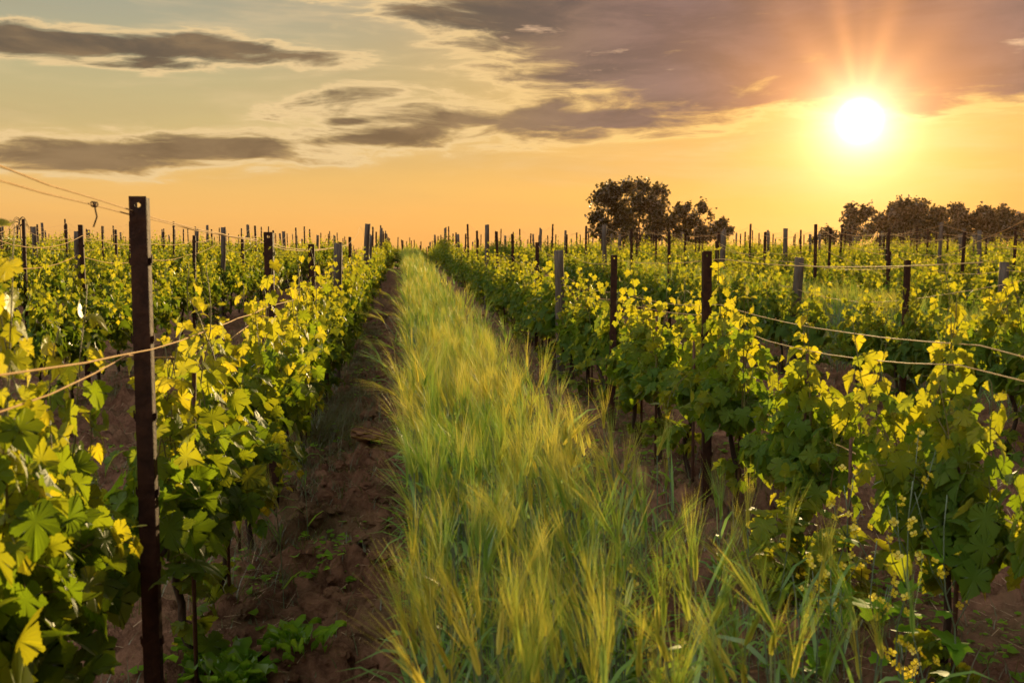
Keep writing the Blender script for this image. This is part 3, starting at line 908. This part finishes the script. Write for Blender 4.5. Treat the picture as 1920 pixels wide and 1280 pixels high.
# ------------------------------------------------------------------ barley
def barley_plants(mb, xs, ys, zs, rng, lod, hmin=0.62, hmax=0.82, bend=0.05):
    n = len(xs)
    base = np.column_stack([xs, ys, zs])
    H = rng.uniform(hmin, hmax, n)
    gust = fbm(xs*1.1+7, ys*0.9, 3, 77)
    la = rng.uniform(0, 2*math.pi, n)*0.55 + math.pi*0.45 + (gust-0.5)*4.0
    lm = rng.uniform(0.01, 0.09, n)*(0.4+gust)
    H = H*(0.80+0.40*fbm(xs*2.3, ys*1.3, 3, 19))
    lm = lm*0.4 if bend == 0 else lm
    lm = np.where((rng.rand(n) < bend) & (ys > 3.4), rng.uniform(0.2, 0.4, n), lm)
    lean = np.column_stack([np.cos(la)*lm, np.sin(la)*lm*0.8, np.zeros(n)])
    kk = 5 if lod == 0 else 3
    S = np.linspace(0, 1, kk)
    path = base[:, None] + np.array([0, 0, 1.0])*(H[:, None, None]*S[None, :, None]) + lean[:, None]*(S**2)[None, :, None]*1.0
    def ribbon(P, W, side, mat):
        """P (n,k,3), W (k,) half widths, side (n,3)"""
        m, k = P.shape[:2]
        V = np.stack([P - side[:, None]*W[None, :, None], P + side[:, None]*W[None, :, None]], 2)
        i = np.arange(m)[:, None]*k*2; j = np.arange(k-1)[None]*2
        Q = np.stack([i+j, i+j+1, i+j+3, i+j+2], -1).reshape(-1, 4)
        mb.add(V.reshape(-1, 3), Q, mat)
    def rdir(m):
        a = rng.uniform(0, 2*math.pi, m); return np.column_stack([np.cos(a), np.sin(a), np.zeros(m)])
    wid = {0: 0.0022, 1: 0.003, 2: 0.005}[lod]
    if lod == 0:
        s1 = rdir(n); ribbon(path, np.full(kk, wid), s1, 0); ribbon(path, np.full(kk, wid), np.cross(s1, [0, 0, 1.0]), 0)
    else:
        ribbon(path, np.full(kk, wid), rdir(n), 0)
    # blades
    for b in range({0: 7, 1: 4, 2: 2}[lod]):
        s0 = rng.uniform(0.05, 0.85, n)
        p0 = base + np.array([0, 0, 1.0])*(H*s0)[:, None] + lean*(s0**2)[:, None]
        d = rdir(n); L = rng.uniform(0.14, 0.36, n)
        k = 4 if lod == 0 else 3
        t = np.linspace(0, 1, k)
        up = rng.uniform(0.5, 1.0, n); dr = rng.uniform(0.3, 1.1, n)
        P = p0[:, None] + L[:, None, None]*(d[:, None]*(t*0.6)[None, :, None] + np.array([0, 0, 1.0])*(up[:, None]*t[None] - dr[:, None]*0.8*t[None]**2)[..., None])
        side = np.cross(d, [0, 0, 1.0]) + rng.normal(0, 0.3, (n, 3))
        W = np.array([0.0050, 0.0064, 0.0042, 0.0004])[:k] if k == 4 else np.array([0.0045, 0.004, 0.0004])
        ribbon(P, W*(1.0 if lod < 2 else 1.6), unit(side), 1)
    # ears
    tip = path[:, -1]
    ed = unit(np.array([0, 0, 1.0]) + lean*rng.uniform(2.0, 7.0, n)[:, None] + rng.normal(0, 0.26, (n, 3))*[1, 1, 0.5])
    el_ = rng.uniform(0.06, 0.09, n)
    t = np.array([0, 0.3, 0.7, 1.0]); W = np.array([0.0035, 0.0070, 0.006, 0.0015])*(1.0 if lod < 2 else 1.5)
    EP = tip[:, None] + ed[:, None]*(el_[:, None]*t[None])[..., None]
    s1 = unit(np.cross(ed, rdir(n)))
    ribbon(EP, W, s1, 2)
    if lod < 2: ribbon(EP, W, np.cross(ed, s1), 2)
    # awns
    na = {0: 30, 1: 14, 2: 7}[lod]; aw = {0: 0.00050, 1: 0.0008, 2: 0.0020}[lod]
    s2 = np.cross(ed, s1)
    for a in range(na):
        u = rng.uniform(0.0, 1.0, n)
        p0 = tip + ed*(el_*u)[:, None]
        th = rng.uniform(0, 2*math.pi, n)
        spread = rng.uniform(0.02, 0.30, n)*(0.7+0.8*rng.rand())
        d = unit(ed + (s1*np.cos(th)[:, None] + s2*np.sin(th)[:, None])*spread[:, None] + lean*1.2)
        L = rng.uniform(0.10, 0.20, n)
        sd = unit(np.cross(d, rdir(n)))
        P = np.stack([p0, p0 + d*(L*0.55)[:, None], p0 + d*L[:, None] + lean*(L*0.9)[:, None] - np.array([0, 0, 1.0])*(L*0.06)[:, None]], 1)
        ribbon(P, np.array([aw, aw*0.8, aw*0.15]), sd, 2)

def build_barley():
    rng = np.random.RandomState(11)
    mb = MB()
    def strip(xa, xb, y0, y1, dens, lod, soft=0.16, hmin=0.62, hmax=0.80):
        n = int((y1-y0)*(xb-xa+soft)*dens)
        x = rng.uniform(xa-0.04, xb+soft, n); y = rng.uniform(y0, y1, n)
        # drilled in bands, thinning to the right
        keep = (fbm(x*2.2, y*1.4, 3, 51) > 0.30) & ((x < xb) | (rng.rand(n) < 0.35)) & (x > xa - 0.04 + 0.10*(fbm(y*0+3, y*1.2, 2, 9)))
        x, y = x[keep], y[keep]
        barley_plants(mb, x, y, ground_z(x, y)-0.01, rng, lod, hmin, hmax)
    strip(0.05, 0.60, 1.55, 6.5, 235, 0)
    strip(0.05, 0.60, 6.5, 13, 215, 1)
    strip(0.05, 0.60, 13, 49, 150, 2)
    strip(0.80, 1.20, 1.9, 4.2, 45, 0, 0.2, 0.40, 0.66)       # sparse stalks towards the right row
    strip(4.9, 5.9, 7.5, 14, 130, 1, 0.2)
    strip(4.9, 5.9, 14, 30, 70, 2, 0.2)
    tag(mb.build('barley', [M['b_stem'], M['b_leaf'], M['b_ear']]), 'dense strip of bearded green and golden barley growing up the alley', 'barley', kind='stuff')
    # two lone stalks out on the bare soil
    for (x, y, h, lab) in ((-0.50, 4.05, 0.55, 'lone golden barley stalk leaning over the bare soil beside the near left vines'),
                           (-0.49, 5.0, 0.60, 'slim green barley stalk standing alone on bare soil farther up the left alley')):
        m1 = MB(); barley_plants(m1, np.array([0.0]), np.array([0.0]), np.array([0.0]), np.random.RandomState(4), 0, h-0.05, h, 0.0)
        tag(m1.build('barley_stalk', [M['b_stem'], M['b_leaf'], M['b_ear']], None, (x, y, float(ground_z(x, y)))), lab, 'barley stalk')
build_barley()

# ------------------------------------------------------------------ grass, weeds, straw, clods
def build_undergrowth():
    rng = np.random.RandomState(31)
    mb = MB()
    def blades(x, y, L, wd, k=4):
        n = len(x); z = ground_z(x, y)-0.005
        a = rng.uniform(0, 2*math.pi, n); d = np.column_stack([np.cos(a), np.sin(a), np.zeros(n)])
        t = np.linspace(0, 1, k); up = rng.uniform(0.55, 1.0, n); dr = rng.uniform(0.1, 0.8, n)
        P = np.column_stack([x, y, z])[:, None] + L[:, None, None]*(d[:, None]*(0.7*t**1.3)[None, :, None] + np.array([0, 0, 1.0])*(up[:, None]*t - dr[:, None]*0.7*t**2)[..., None])
        sd = np.cross(d, [0, 0, 1.0]); W = wd*np.linspace(1, 0.08, k)
        V = np.stack([P-sd[:, None]*W[None, :, None], P+sd[:, None]*W[None, :, None]], 2)
        i = np.arange(n)[:, None]*k*2; j = np.arange(k-1)[None]*2
        mb.add(V.reshape(-1, 3), np.stack([i+j, i+j+1, i+j+3, i+j+2], -1).reshape(-1, 4), 0)
    # under the rows
    for key in (('L', 1), ('R', 1), ('R', 2), ('L', 2), ('R', 3), ('L', 3)):
        n = 9000 if key[1] == 1 else 4000
        y = rng.uniform(2.2, 30, n)*rng.uniform(0.35, 1, n) + 1.2
        x = ROW[key] + rng.normal(0, 0.26, n)
        k = fbm(x*1.5, y*1.5, 3, 63) > 0.47
        blades(x[k], y[k], rng.uniform(0.04, 0.20, k.sum()), 0.0028)
    n = 9000; x = rng.uniform(-3.1, -0.95, n); y = 3.6+rng.rand(n)*12; k = fbm(x*1.1, y*1.1, 3, 171) > 0.44
    blades(x[k], y[k], rng.uniform(0.05, 0.26, k.sum()), 0.0030)
    # tufts in the left alley
    for (cx, cy, r, n, L) in ((-0.58, 7.6, 0.16, 900, 0.42), (-0.55, 8.4, 0.2, 700, 0.36), (-0.5, 9.6, 0.15, 400, 0.3), (-0.45, 6.4, 0.2, 260, 0.2), (-0.35, 4.6, 0.25, 160, 0.14),
                              (-0.52, 3.9, 0.2, 130, 0.12), (0.95, 6.3, 0.3, 500, 0.3), (1.2, 4.6, 0.25, 450, 0.28), (1.05, 8.5, 0.3, 500, 0.3), (1.45, 3.7, 0.3, 380, 0.22), (2.6, 4.6, 0.5, 260, 0.15)):
        blades(rng.normal(cx, r, n), rng.normal(cy, r*1.6, n), rng.uniform(0.3, 1.0, n)*L, 0.0030)
    n = 26000
    x, y = rng.uniform(-6, 8, n), 2.5+rng.rand(n)**1.5*22
    k = fbm(x*1.3, y*1.3, 3, 93) > 0.50
    blades(x[k], y[k], rng.uniform(0.02, 0.13, k.sum()), 0.0024, 3)
    for (cx, cy, r, n, L) in [(-0.62+rng.normal(0, 0.06), yy, 0.10+0.1*rng.rand(), 170, 0.10+0.24*rng.rand()) for yy in np.arange(4.2, 16, 0.4)] + \
            [(1.25+rng.normal(0, 0.2), yy, 0.14+0.12*rng.rand(), 170, 0.10+0.2*rng.rand()) for yy in np.arange(3.2, 18, 0.5)] + [(rng.uniform(-0.5, 0.0), yy, 0.08, 60, 0.12) for yy in np.arange(3.5, 9, 0.5)]:
        blades(rng.normal(cx, r, n), rng.normal(cy, r*1.6, n), rng.uniform(0.3, 1.0, n)*L, 0.0028)
    tag(mb.build('grass', [M['grass']]), 'thin grass and low weeds growing on the soil under the vines', 'grass', kind='stuff')
    # low broad leaved ground cover in patches
    mg = MB(); n = 16000
    x = np.concatenate([rng.uniform(-1.1, 0.0, 5000), rng.uniform(0.9, 4.2, 8000), rng.uniform(-4, -1, 3000)]); y = 2.9+rng.rand(n)**1.6*15
    edge = np.minimum(np.abs(x-ROW['L', 1]), np.abs(x-ROW['R', 1]))
    k = fbm(x*2.3, y*2.3, 3, 131) > 0.50 + np.clip(edge, 0, 0.5)*0.18
    x, y = x[k], y[k]; n = len(x); a = rng.uniform(0, 6.28, n)
    add_leaves(mg, np.column_stack([x, y, ground_z(x, y)+rng.uniform(0.0, 0.05, n)]), np.column_stack([np.cos(a), np.sin(a), rng.uniform(-0.1, 0.7, n)]),
               np.column_stack([-np.cos(a)*0.4, -np.sin(a)*0.4, np.ones(n)]), 0.012+0.035*rng.rand(n)**2, rng.uniform(0, 1, n), 2, rng)
    tag(mg.build('ground_weeds', [M['weed']]), 'patches of tiny broad-leaved weeds creeping over the soil', 'weeds', kind='stuff')
    # straw litter
    ms = MB(); n = 5200
    x = np.concatenate([rng.uniform(-0.7, 0.05, 1600), rng.uniform(0.9, 4.0, 2800), rng.uniform(-3, -0.8, 800)]); y = rng.uniform(2.6, 14, n)
    z = ground_z(x, y)+0.006
    a = rng.uniform(0, math.pi, n); L = rng.uniform(0.03, 0.12, n)
    d = np.column_stack([np.cos(a), np.sin(a), rng.normal(0, 0.25, n)])*L[:, None]; s = np.column_stack([-np.sin(a), np.cos(a), np.zeros(n)])*0.0016
    P = np.column_stack([x, y, z])
    V = np.stack([P-d/2-s, P-d/2+s, P+d/2+s, P+d/2-s], 1).reshape(-1, 3)
    ms.add(V, np.arange(n*4).reshape(-1, 4))
    tag(ms.build('straw_litter', [M['straw']]), 'pale bits of straw scattered over the tilled soil', 'straw', kind='stuff')
    # clods
    mc = MB()
    import bmesh
    bm = bmesh.new(); bmesh.ops.create_icosphere(bm, subdivisions=3, radius=1.0)
    bm.verts.ensure_lookup_table()
    B = np.array([v.co[:] for v in bm.verts]); Fc = np.array([[v.index for v in f.verts] for f in bm.faces]); bm.free()
    m = 2600
    cx = np.concatenate([rng.uniform(-0.66, 0.02, 1300), rng.uniform(0.9, 3.8, 900), rng.uniform(-2.8, -0.9, 400)]); cy = 2.6 + rng.rand(m)**1.6*18
    big = [(-0.28, 3.95, 0.15), (-0.19, 4.10, 0.07), (-0.12, 3.62, 0.10), (-0.42, 4.25, 0.09), (-0.3, 3.45, 0.12), (-0.16, 7.4, 0.12), (-0.28, 7.0, 0.10), (-0.1, 6.6, 0.08), (-0.33, 5.3, 0.09), (-0.15, 5.0, 0.08)]
    sizes = np.concatenate([0.010+0.060*rng.rand(m)**3, [b[2] for b in big]])
    cx = np.concatenate([cx, [b[0] for b in big]]); cy = np.concatenate([cy, [b[1] for b in big]])
    cz = ground_z(cx, cy)
    bm = bmesh.new(); bmesh.ops.create_icosphere(bm, subdivisions=1, radius=1.0); bm.verts.ensure_lookup_table()
    B1 = np.array([v.co[:] for v in bm.verts]); F1 = np.array([[v.index for v in f.verts] for f in bm.faces]); bm.free()
    BF = ((B, Fc), (B1, F1))
    for i in range(len(cx)):
        B, Fc = BF[0 if sizes[i] > 0.03 else 1]
        s = sizes[i]; sc = s*rng.uniform(0.7, 1.3, 3)*[1, 1, 0.62]
        o = rng.rand(2)*50
        nn = 0.35 + 0.9*fbm(B[:, 0]*1.3+o[0]+B[:, 2]*0.9, B[:, 1]*1.3+o[1]-B[:, 2]*1.1, 3, 5) + 0.55*(fbm(B[:, 0]*4.5+o[1]+B[:, 2]*3.1, B[:, 1]*4.5+o[0]-B[:, 2]*3.7, 3, 8)-0.35)
        V = B*nn[:, None]*sc
        mc.add(V + [cx[i], cy[i], cz[i]-s*0.05], Fc)
    tag(mc.build('soil_clods', [M['soil']], smooth=False), 'crumbly brown clods of tilled soil lying in the alleys', 'soil clods', kind='stuff')
build_undergrowth()

# ------------------------------------------------------------------ flowering mustard and broad weeds
def flower_mesh():
    mb = MB(); r = 0.01
    for k in range(4):
        a = k*math.pi/2; d = np.array([math.cos(a), math.sin(a), 0]); q = np.array([-math.sin(a), math.cos(a), 0]); n = np.array([0, 0, 1.0])
        mb.add([d*0.001, d*r*0.6-q*r*0.5+n*0.002, d*r*1.1-q*r*0.3+n*0.003, d*r*1.1+q*r*0.3+n*0.003, d*r*0.6+q*r*0.5+n*0.002], np.array([[0, 1, 2, 3, 4]]))
    mb.tube([(0, 0, -0.002), (0, 0, 0.004)], [0.0022, 0.0015], 5)
    return mb.mesh('flower', [M['petal']])
FLOWER = flower_mesh()
def mustard(x, y, h, seed, label):
    rng = np.random.RandomState(seed)
    root = link('mustard_plant', None, None, (x, y, float(ground_z(x, y))))
    root.empty_display_size = 0.1
    st, lf = MB(), MB()
    tips = []
    main = np.column_stack([np.cumsum(rng.normal(0, 0.012, 8)), np.cumsum(rng.normal(0, 0.012, 8)), np.linspace(0, h, 8)]); main[0, :2] = 0
    st.tube(main, np.linspace(0.004, 0.0016, 8), 5); tips.append((main[-1], h*0.42))
    for b in range(5):
        i = rng.randint(3, 7); p = main[i]; a = rng.uniform(0, 6.28); L = rng.uniform(0.15, 0.3)*h
        br = np.array([p, p+[math.cos(a)*L*0.35, math.sin(a)*L*0.35, L*0.6], p+[math.cos(a)*L*0.5, math.sin(a)*L*0.5, L*1.1]])
        st.tube(br, [0.0022, 0.0016, 0.001], 4); tips.append((br[-1], 0.17*h))
    for tp, depth in tips:
        for q in range(rng.randint(3, 6)):
            c = tp + np.array([rng.normal(0, 0.030), rng.normal(0, 0.030), -rng.rand()*depth + 0.01])
            nrm = unit(np.array([[rng.normal(0, 0.5), rng.normal(-0.5, 0.5), 0.6]]))[0]
            u = unit(np.cross(nrm, [[0.3, 0.9, 0.1]]))[0]; w = np.cross(nrm, u); r = rng.uniform(0.009, 0.014)
            fo = link('flower', FLOWER, root, tuple(c))
            fo.rotation_euler = Vector(nrm).to_track_quat('Z', 'Y').to_euler(); fo.scale = (r/0.01,)*3
            st.tube([tp*0.0+c-nrm*0.012, c], 0.0007, 3, caps=False)
    n = 9
    zz = rng.uniform(0.02, 0.75, n)*h; a = rng.uniform(0, 6.28, n)
    pos = np.column_stack([np.interp(zz, main[:, 2], main[:, 0]), np.interp(zz, main[:, 2], main[:, 1]), zz])
    d = np.column_stack([np.cos(a), np.sin(a), rng.uniform(-0.2, 0.6, n)])
    add_leaves(lf, pos, d, np.column_stack([np.cos(a)*-0.4, np.sin(a)*-0.4, np.ones(n)]), rng.uniform(0.05, 0.10, n), rng.uniform(0, 0.8, n), 1, rng)
    st.build('stem', [M['b_stem']], root); lf.build('leaves', [M['weed']], root)
    tag(root, label, 'mustard plant', 'yellow flowering mustard plants')
for i, (px, yy, h, lab) in enumerate((
        (1225, 2.75, 0.56, 'yellow mustard flowers poking out of the barley near its right edge'),
        (1300, 2.55, 0.36, 'low yellow mustard plant at the foot of the barley, bottom edge of the photo'),
        (1560, 3.1, 0.42, 'short mustard with a few yellow flowers left of the small young vine'),
        (1610, 3.3, 0.66, 'mustard with seed pods and yellow flowers in front of the small young vine'),
        (1705, 2.75, 0.62, 'tall yellow mustard spike at the foot of the vine nearest on the right'),
        (1780, 2.75, 0.80, 'tallest yellow mustard plant, blooming against the leaves of the near right vine'),
        (1800, 2.5, 0.40, 'low yellow mustard in the bottom right corner under the vine'),
        (1885, 2.75, 0.70, 'yellow mustard at the right edge beside the vine trunk'))):
    x = (px-755)/1867.0*yy
    mustard(x, yy, h, 300+i, lab)

def broad_weed(x, y, r, seed, label):
    rng = np.random.RandomState(seed); mb = MB(); n = 46
    a = rng.uniform(0, 6.28, n); up = rng.uniform(0.5, 2.6, n)
    d = np.column_stack([np.cos(a), np.sin(a), up])
    pos = np.column_stack([np.cos(a)*0.03+rng.normal(0, r*0.3, n), np.sin(a)*0.03+rng.normal(0, r*0.3, n), rng.uniform(0.02, 0.09, n)])
    k = 6; t = np.linspace(0, 1, k)
    for i in range(n):
        L = r*rng.uniform(0.3, 1.3); sd = np.array([-math.sin(a[i]), math.cos(a[i]), 0]); dd = d[i]/np.linalg.norm(d[i])
        P = pos[i] + dd*L*t[:, None] + np.array([0, 0, -1])*(L*0.55*t**2)[:, None]
        W = L*rng.uniform(0.13, 0.24)*np.sin(np.clip(t*0.92+0.10, 0, 1)*math.pi)**0.8 * (1+rng.uniform(-0.3, 0.3, k)); P = P + rng.normal(0, 0.05*L, (k, 3))*t[:, None]
        V = np.concatenate([P - sd*W[:, None] + [0, 0, 0.02], P, P + sd*W[:, None] + [0, 0, 0.02]])
        q = np.arange(k-1)
        mb.add(V, np.concatenate([np.stack([q, k+q, k+q+1, q+1], -1), np.stack([k+q, 2*k+q, 2*k+q+1, k+q+1], -1)]), 0, age=rng.rand())
    o = mb.build('broadleaf_weed', [M['weed']], None, (x, y, float(ground_z(x, y))))
    tag(o, label, 'weed', 'bright green broadleaf weeds')
broad_weed(-0.56, 3.30, 0.13, 1, 'bright green broad-leaved weed on the soil at the bottom edge, larger one')
broad_weed(-0.36, 3.32, 0.10, 2, 'smaller bright green weed at the bottom edge, beside the larger weed')
broad_weed(-0.68, 3.42, 0.11, 3, 'bright green weed tucked against the foot of the near left vines')

def young_vine(x, y, h, seed, label):
    rng = np.random.RandomState(seed)
    root = link('young_vine', None, None, (x, y, float(ground_z(x, y)))); root.empty_display_size = 0.1
    st, lf = MB(), MB(); P, TI, NO, SZ, AG = [], [], [], [], []
    for s in range(4):
        a = rng.uniform(0, 6.28); path = np.array([(math.cos(a)*0.25*t*h, math.sin(a)*0.25*t*h, t*h*rng.uniform(0.85, 1)) for t in np.linspace(0, 1, 8)])
        st.tube(path, np.linspace(0.004, 0.0015, 8), 5)
        for q in range(1, 8):
            for r_ in range(2):
                b = rng.uniform(0, 6.28); o = np.array([math.cos(b), math.sin(b), 0.2])
                P.append(path[q]+o*0.05); TI.append(o+[0, 0, rng.uniform(-1.2, 0.2)]); NO.append(o*0.6+[0, 0, 0.7]+rng.normal(0, 0.3, 3)); SZ.append(rng.uniform(0.06, 0.12)); AG.append(rng.uniform(0.1, 0.9))
    add_leaves(lf, np.array(P), np.array(TI), np.array(NO), np.array(SZ), np.array(AG), 0, rng)
    st.build('stem', [M['shoot']], root); lf.build('foliage', [M['leaf']], root)
    tag(root, label, 'young vine', 'knee-high young vines')
young_vine(1.58, 3.85, 0.36, 1, 'knee-high young vine beside the tips of the last barley stalks')
young_vine(1.76, 3.62, 0.42, 2, 'low young vine with bright yellow leaves around a thin bare stake')
mbs = MB(); mbs.tube([(0, 0, -0.1), (0.005, 0, 0.35), (0.002, 0, 0.72)], 0.0065, 6)
tag(mbs.build('vine_stake', [M['stake']], None, (1.735, 3.68, float(ground_z(1.735, 3.68)))), 'bare thin stake in the gap between two vines, low young vine at its foot', 'stake', 'stakes beside the vines')

# a dry, arching plant sticking out above the left vines
def plume():
    rng = np.random.RandomState(8); mb = MB()
    mb.tube([(0, 0, 0), (0.02, 0, 0.9), (-0.01, 0, 1.75)], [0.012, 0.009, 0.006], 5)
    for i in range(13):
        a = rng.uniform(0, 6.28); L = rng.uniform(0.22, 0.42); t = np.linspace(0, 1, 6)
        d = np.array([math.cos(a), math.sin(a)*0.6, 0])
        P = np.array([0, 0, 1.55+0.2*rng.rand()]) + d*(L*t*0.7)[:, None] + np.array([0, 0, 1.0])*(L*(0.9*t-1.2*t**2))[:, None]
        mb.tube(P, np.linspace(0.008, 0.002, 6), 4)
    x, y = -7.35, 20.3
    tag(mb.build('arching_plant', [M['tree_bark']], None, (x, y, float(terrain(x, y)))), 'dark arching plant with drooping blades above the vines on the left', 'plant')
plume()

# ------------------------------------------------------------------ trees
def tree(name, px0, dist, base_px, clumps, seed, label, dens=1.0, leaf=0.17, trunk_r=0.16, gap=0.42, cat='tree', group='trees on the horizon'):
    """clumps: (px, py, radius px) of the crown as seen from the alley, given real size at this distance"""
    rng = np.random.RandomState(seed)
    k = dist/1867.0
    bx = (px0-755)*k; bz = float(terrain(bx, dist))
    root = link(name, None, None, (bx, dist, bz)); root.empty_display_size = 0.5
    tr, cr = MB(), MB()
    cs = []
    for (px, py, r) in clumps:
        cs.append((np.array([(px-px0)*k, 0, EYE+(465-py)*k - bz]), r*k))
    halfw = max(abs(c[0])+r for c, r in cs)
    top = max(c[2]+r for c, r in cs)
    fork = np.array([0, 0, min(c[2] for c, r in cs)*0.55 + 0.2])
    tr.tube([(0, 0, -0.3), (0.05, 0, fork[2]*0.5), fork], [trunk_r*1.25, trunk_r, trunk_r*0.85], 9)
    for c, r in cs:
        c = c.copy(); c[1] = rng.uniform(-0.55, 0.55)*halfw*math.sqrt(max(0.1, 1-(c[0]/halfw/1.1)**2))
        mid = fork*0.45 + c*0.55 + np.array([0, 0, -0.12*np.linalg.norm(c-fork)]) + rng.normal(0, 0.15, 3)
        tr.tube([fork, fork*0.7+mid*0.3+[0, 0, 0.1], mid, c], [trunk_r*0.5, trunk_r*0.36, trunk_r*0.24, 0.02], 6)
        # twigs that carry the leaves
        nt = int(40*dens) + 8
        dirs = unit(rng.normal(0, 1, (nt, 3)))
        for d in dirs:
            L = r*rng.uniform(0.55, 1.12)
            e = c + d*L + [0, 0, 0.05*L]
            tr.tube([c + d*0.1*r, (c+e)/2+rng.normal(0, 0.04, 3), e], [0.02, 0.014, 0.006], 3, caps=False)
            m = int(rng.uniform(16, 34)*dens*max(0.6, (r/0.9)**1.0))
            tt = rng.uniform(0.25, 1.25, m)
            pos = c + d*(L*tt)[:, None] + rng.normal(0, 0.15*r+0.06, (m, 3))
            if gap: 
                nz = fbm(pos[:, 0]*1.5+seed, pos[:, 2]*1.5+pos[:, 1], 2, seed)
                pos = pos[nz > gap]; m = len(pos)
            if m == 0: continue
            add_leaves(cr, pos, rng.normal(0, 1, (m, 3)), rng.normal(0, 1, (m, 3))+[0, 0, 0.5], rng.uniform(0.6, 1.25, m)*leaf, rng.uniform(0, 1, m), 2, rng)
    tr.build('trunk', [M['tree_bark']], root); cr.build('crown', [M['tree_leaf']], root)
    tag(root, label, cat, group)

tree('broadleaf_tree', 1188, 70, 0, [(1130, 378, 22), (1116, 408, 13), (1120, 432, 15), (1150, 358, 17), (1160, 392, 26), (1186, 354, 18), (1207, 346, 13), (1196, 380, 26), (1242, 362, 17), (1240, 385, 19),
     (1222, 408, 25), (1190, 418, 22), (1150, 424, 22), (1250, 420, 14), (1228, 436, 16), (1170, 440, 15), (1135, 446, 13), (1205, 448, 13), (1172, 404, 20)], 1, 'largest dark broadleaf tree with a wide round crown above the vines', gap=0.37, leaf=0.16)
tree('broadleaf_tree', 1300, 72, 0, [(1262, 420, 15), (1264, 442, 15), (1290, 448, 15), (1325, 448, 14), (1275, 410, 14), (1282, 395, 12), (1300, 390, 11), (1322, 388, 10), (1335, 396, 9), (1300, 412, 16), (1330, 415, 14), (1290, 435, 16), (1320, 436, 15)], 2,
     'loose open tree directly right of the largest tree, sky showing through', dens=0.8, gap=0.45, leaf=0.17, trunk_r=0.1)
tree('leafy_bush', 1358, 74, 0, [(1350, 428, 14), (1372, 418, 8), (1365, 436, 13), (1382, 432, 7), (1335, 440, 14)], 3, 'low bush at the right foot of the loose open tree', dens=0.8, trunk_r=0.07, leaf=0.16)
tree('broadleaf_tree', 1645, 92, 0, [(1636, 392, 14), (1655, 396, 15), (1640, 414, 18), (1668, 412, 14), (1622, 426, 13), (1606, 438, 11), (1650, 436, 19), (1630, 448, 15), (1665, 450, 15), (1600, 452, 11)], 4,
     'slender tree with a loose crown under the sun, left of the dome-shaped tree', dens=0.8, gap=0.42, leaf=0.22, trunk_r=0.13)
tree('broadleaf_tree', 1742, 95, 0, [(1712, 395, 18), (1735, 386, 17), (1760, 392, 18), (1782, 402, 14), (1700, 418, 18), (1735, 412, 24), (1768, 420, 22), (1797, 424, 15), (1745, 438, 24), (1700, 440, 18), (1790, 442, 16), (1720, 452, 17), (1765, 452, 18), (1690, 453, 13), (1740, 400, 22)], 5,
     'dense dome-shaped dark tree, middle of the trees under the sun', dens=1.1, gap=0.29, leaf=0.24, trunk_r=0.2)
tree('broadleaf_tree', 1862, 97, 0, [(1860, 392, 14), (1846, 408, 15), (1878, 402, 16), (1832, 424, 15), (1865, 422, 20), (1896, 412, 15), (1912, 424, 16), (1890, 436, 18), (1845, 440, 18), (1930, 430, 16), (1830, 450, 15), (1868, 450, 18), (1905, 450, 16), (1868, 408, 20)], 6,
     'dark tree with an uneven top at the far right end of the tree group', dens=1.05, gap=0.30, leaf=0.24, trunk_r=0.2)
tree('leafy_bush', 1815, 96, 0, [(1812, 408, 8), (1816, 424, 11), (1812, 440, 14), (1828, 442, 10)], 7, 'pointed dark bush between the dome-shaped tree and the uneven-topped one', dens=0.9, gap=0.3, trunk_r=0.08, leaf=0.2)
tree('leafy_bush', 1572, 92, 0, [(1552, 446, 11), (1566, 438, 9), (1582, 432, 7), (1590, 444, 11), (1575, 450, 11)], 8, 'small scrubby bush left of the slender tree', dens=0.7, gap=0.42, trunk_r=0.06, leaf=0.18)

tree('broadleaf_tree', 1945, 98, 0, [(1925, 412, 16), (1945, 402, 18), (1918, 434, 16), (1950, 428, 22), (1970, 415, 18), (1925, 450, 16), (1960, 450, 18), (1935, 420, 20)], 9, 'dark tree cut off by the frame edge, last of the far trees', dens=1.0, gap=0.30, leaf=0.24, trunk_r=0.18)

# ------------------------------------------------------------------ thin evening haze
def haze():
    mb = MB(); a, z0, z1 = 470.0, -3.5, 12.0
    V = [(-a, -a, z0), (a, -a, z0), (a, a, z0), (-a, a, z0), (-a, -a, z1), (a, -a, z1), (a, a, z1), (-a, a, z1)]
    mb.add(V, np.array([[0, 3, 2, 1], [4, 5, 6, 7], [0, 1, 5, 4], [1, 2, 6, 5], [2, 3, 7, 6], [3, 0, 4, 7]]))
    m, T, out = material('evening_haze')
    v = T.new('ShaderNodeVolumePrincipled')
    v.inputs['Color'].default_value = (1.0, 0.62, 0.40, 1)
    v.inputs['Density'].default_value = 0.00006
    v.inputs['Anisotropy'].default_value = 0.7
    T.l.new(v.outputs[0], out.inputs['Volume'])
    tag(mb.build('haze', [m], smooth=False), 'thin warm evening haze in the air over the vineyard', 'haze', kind='stuff')
haze()
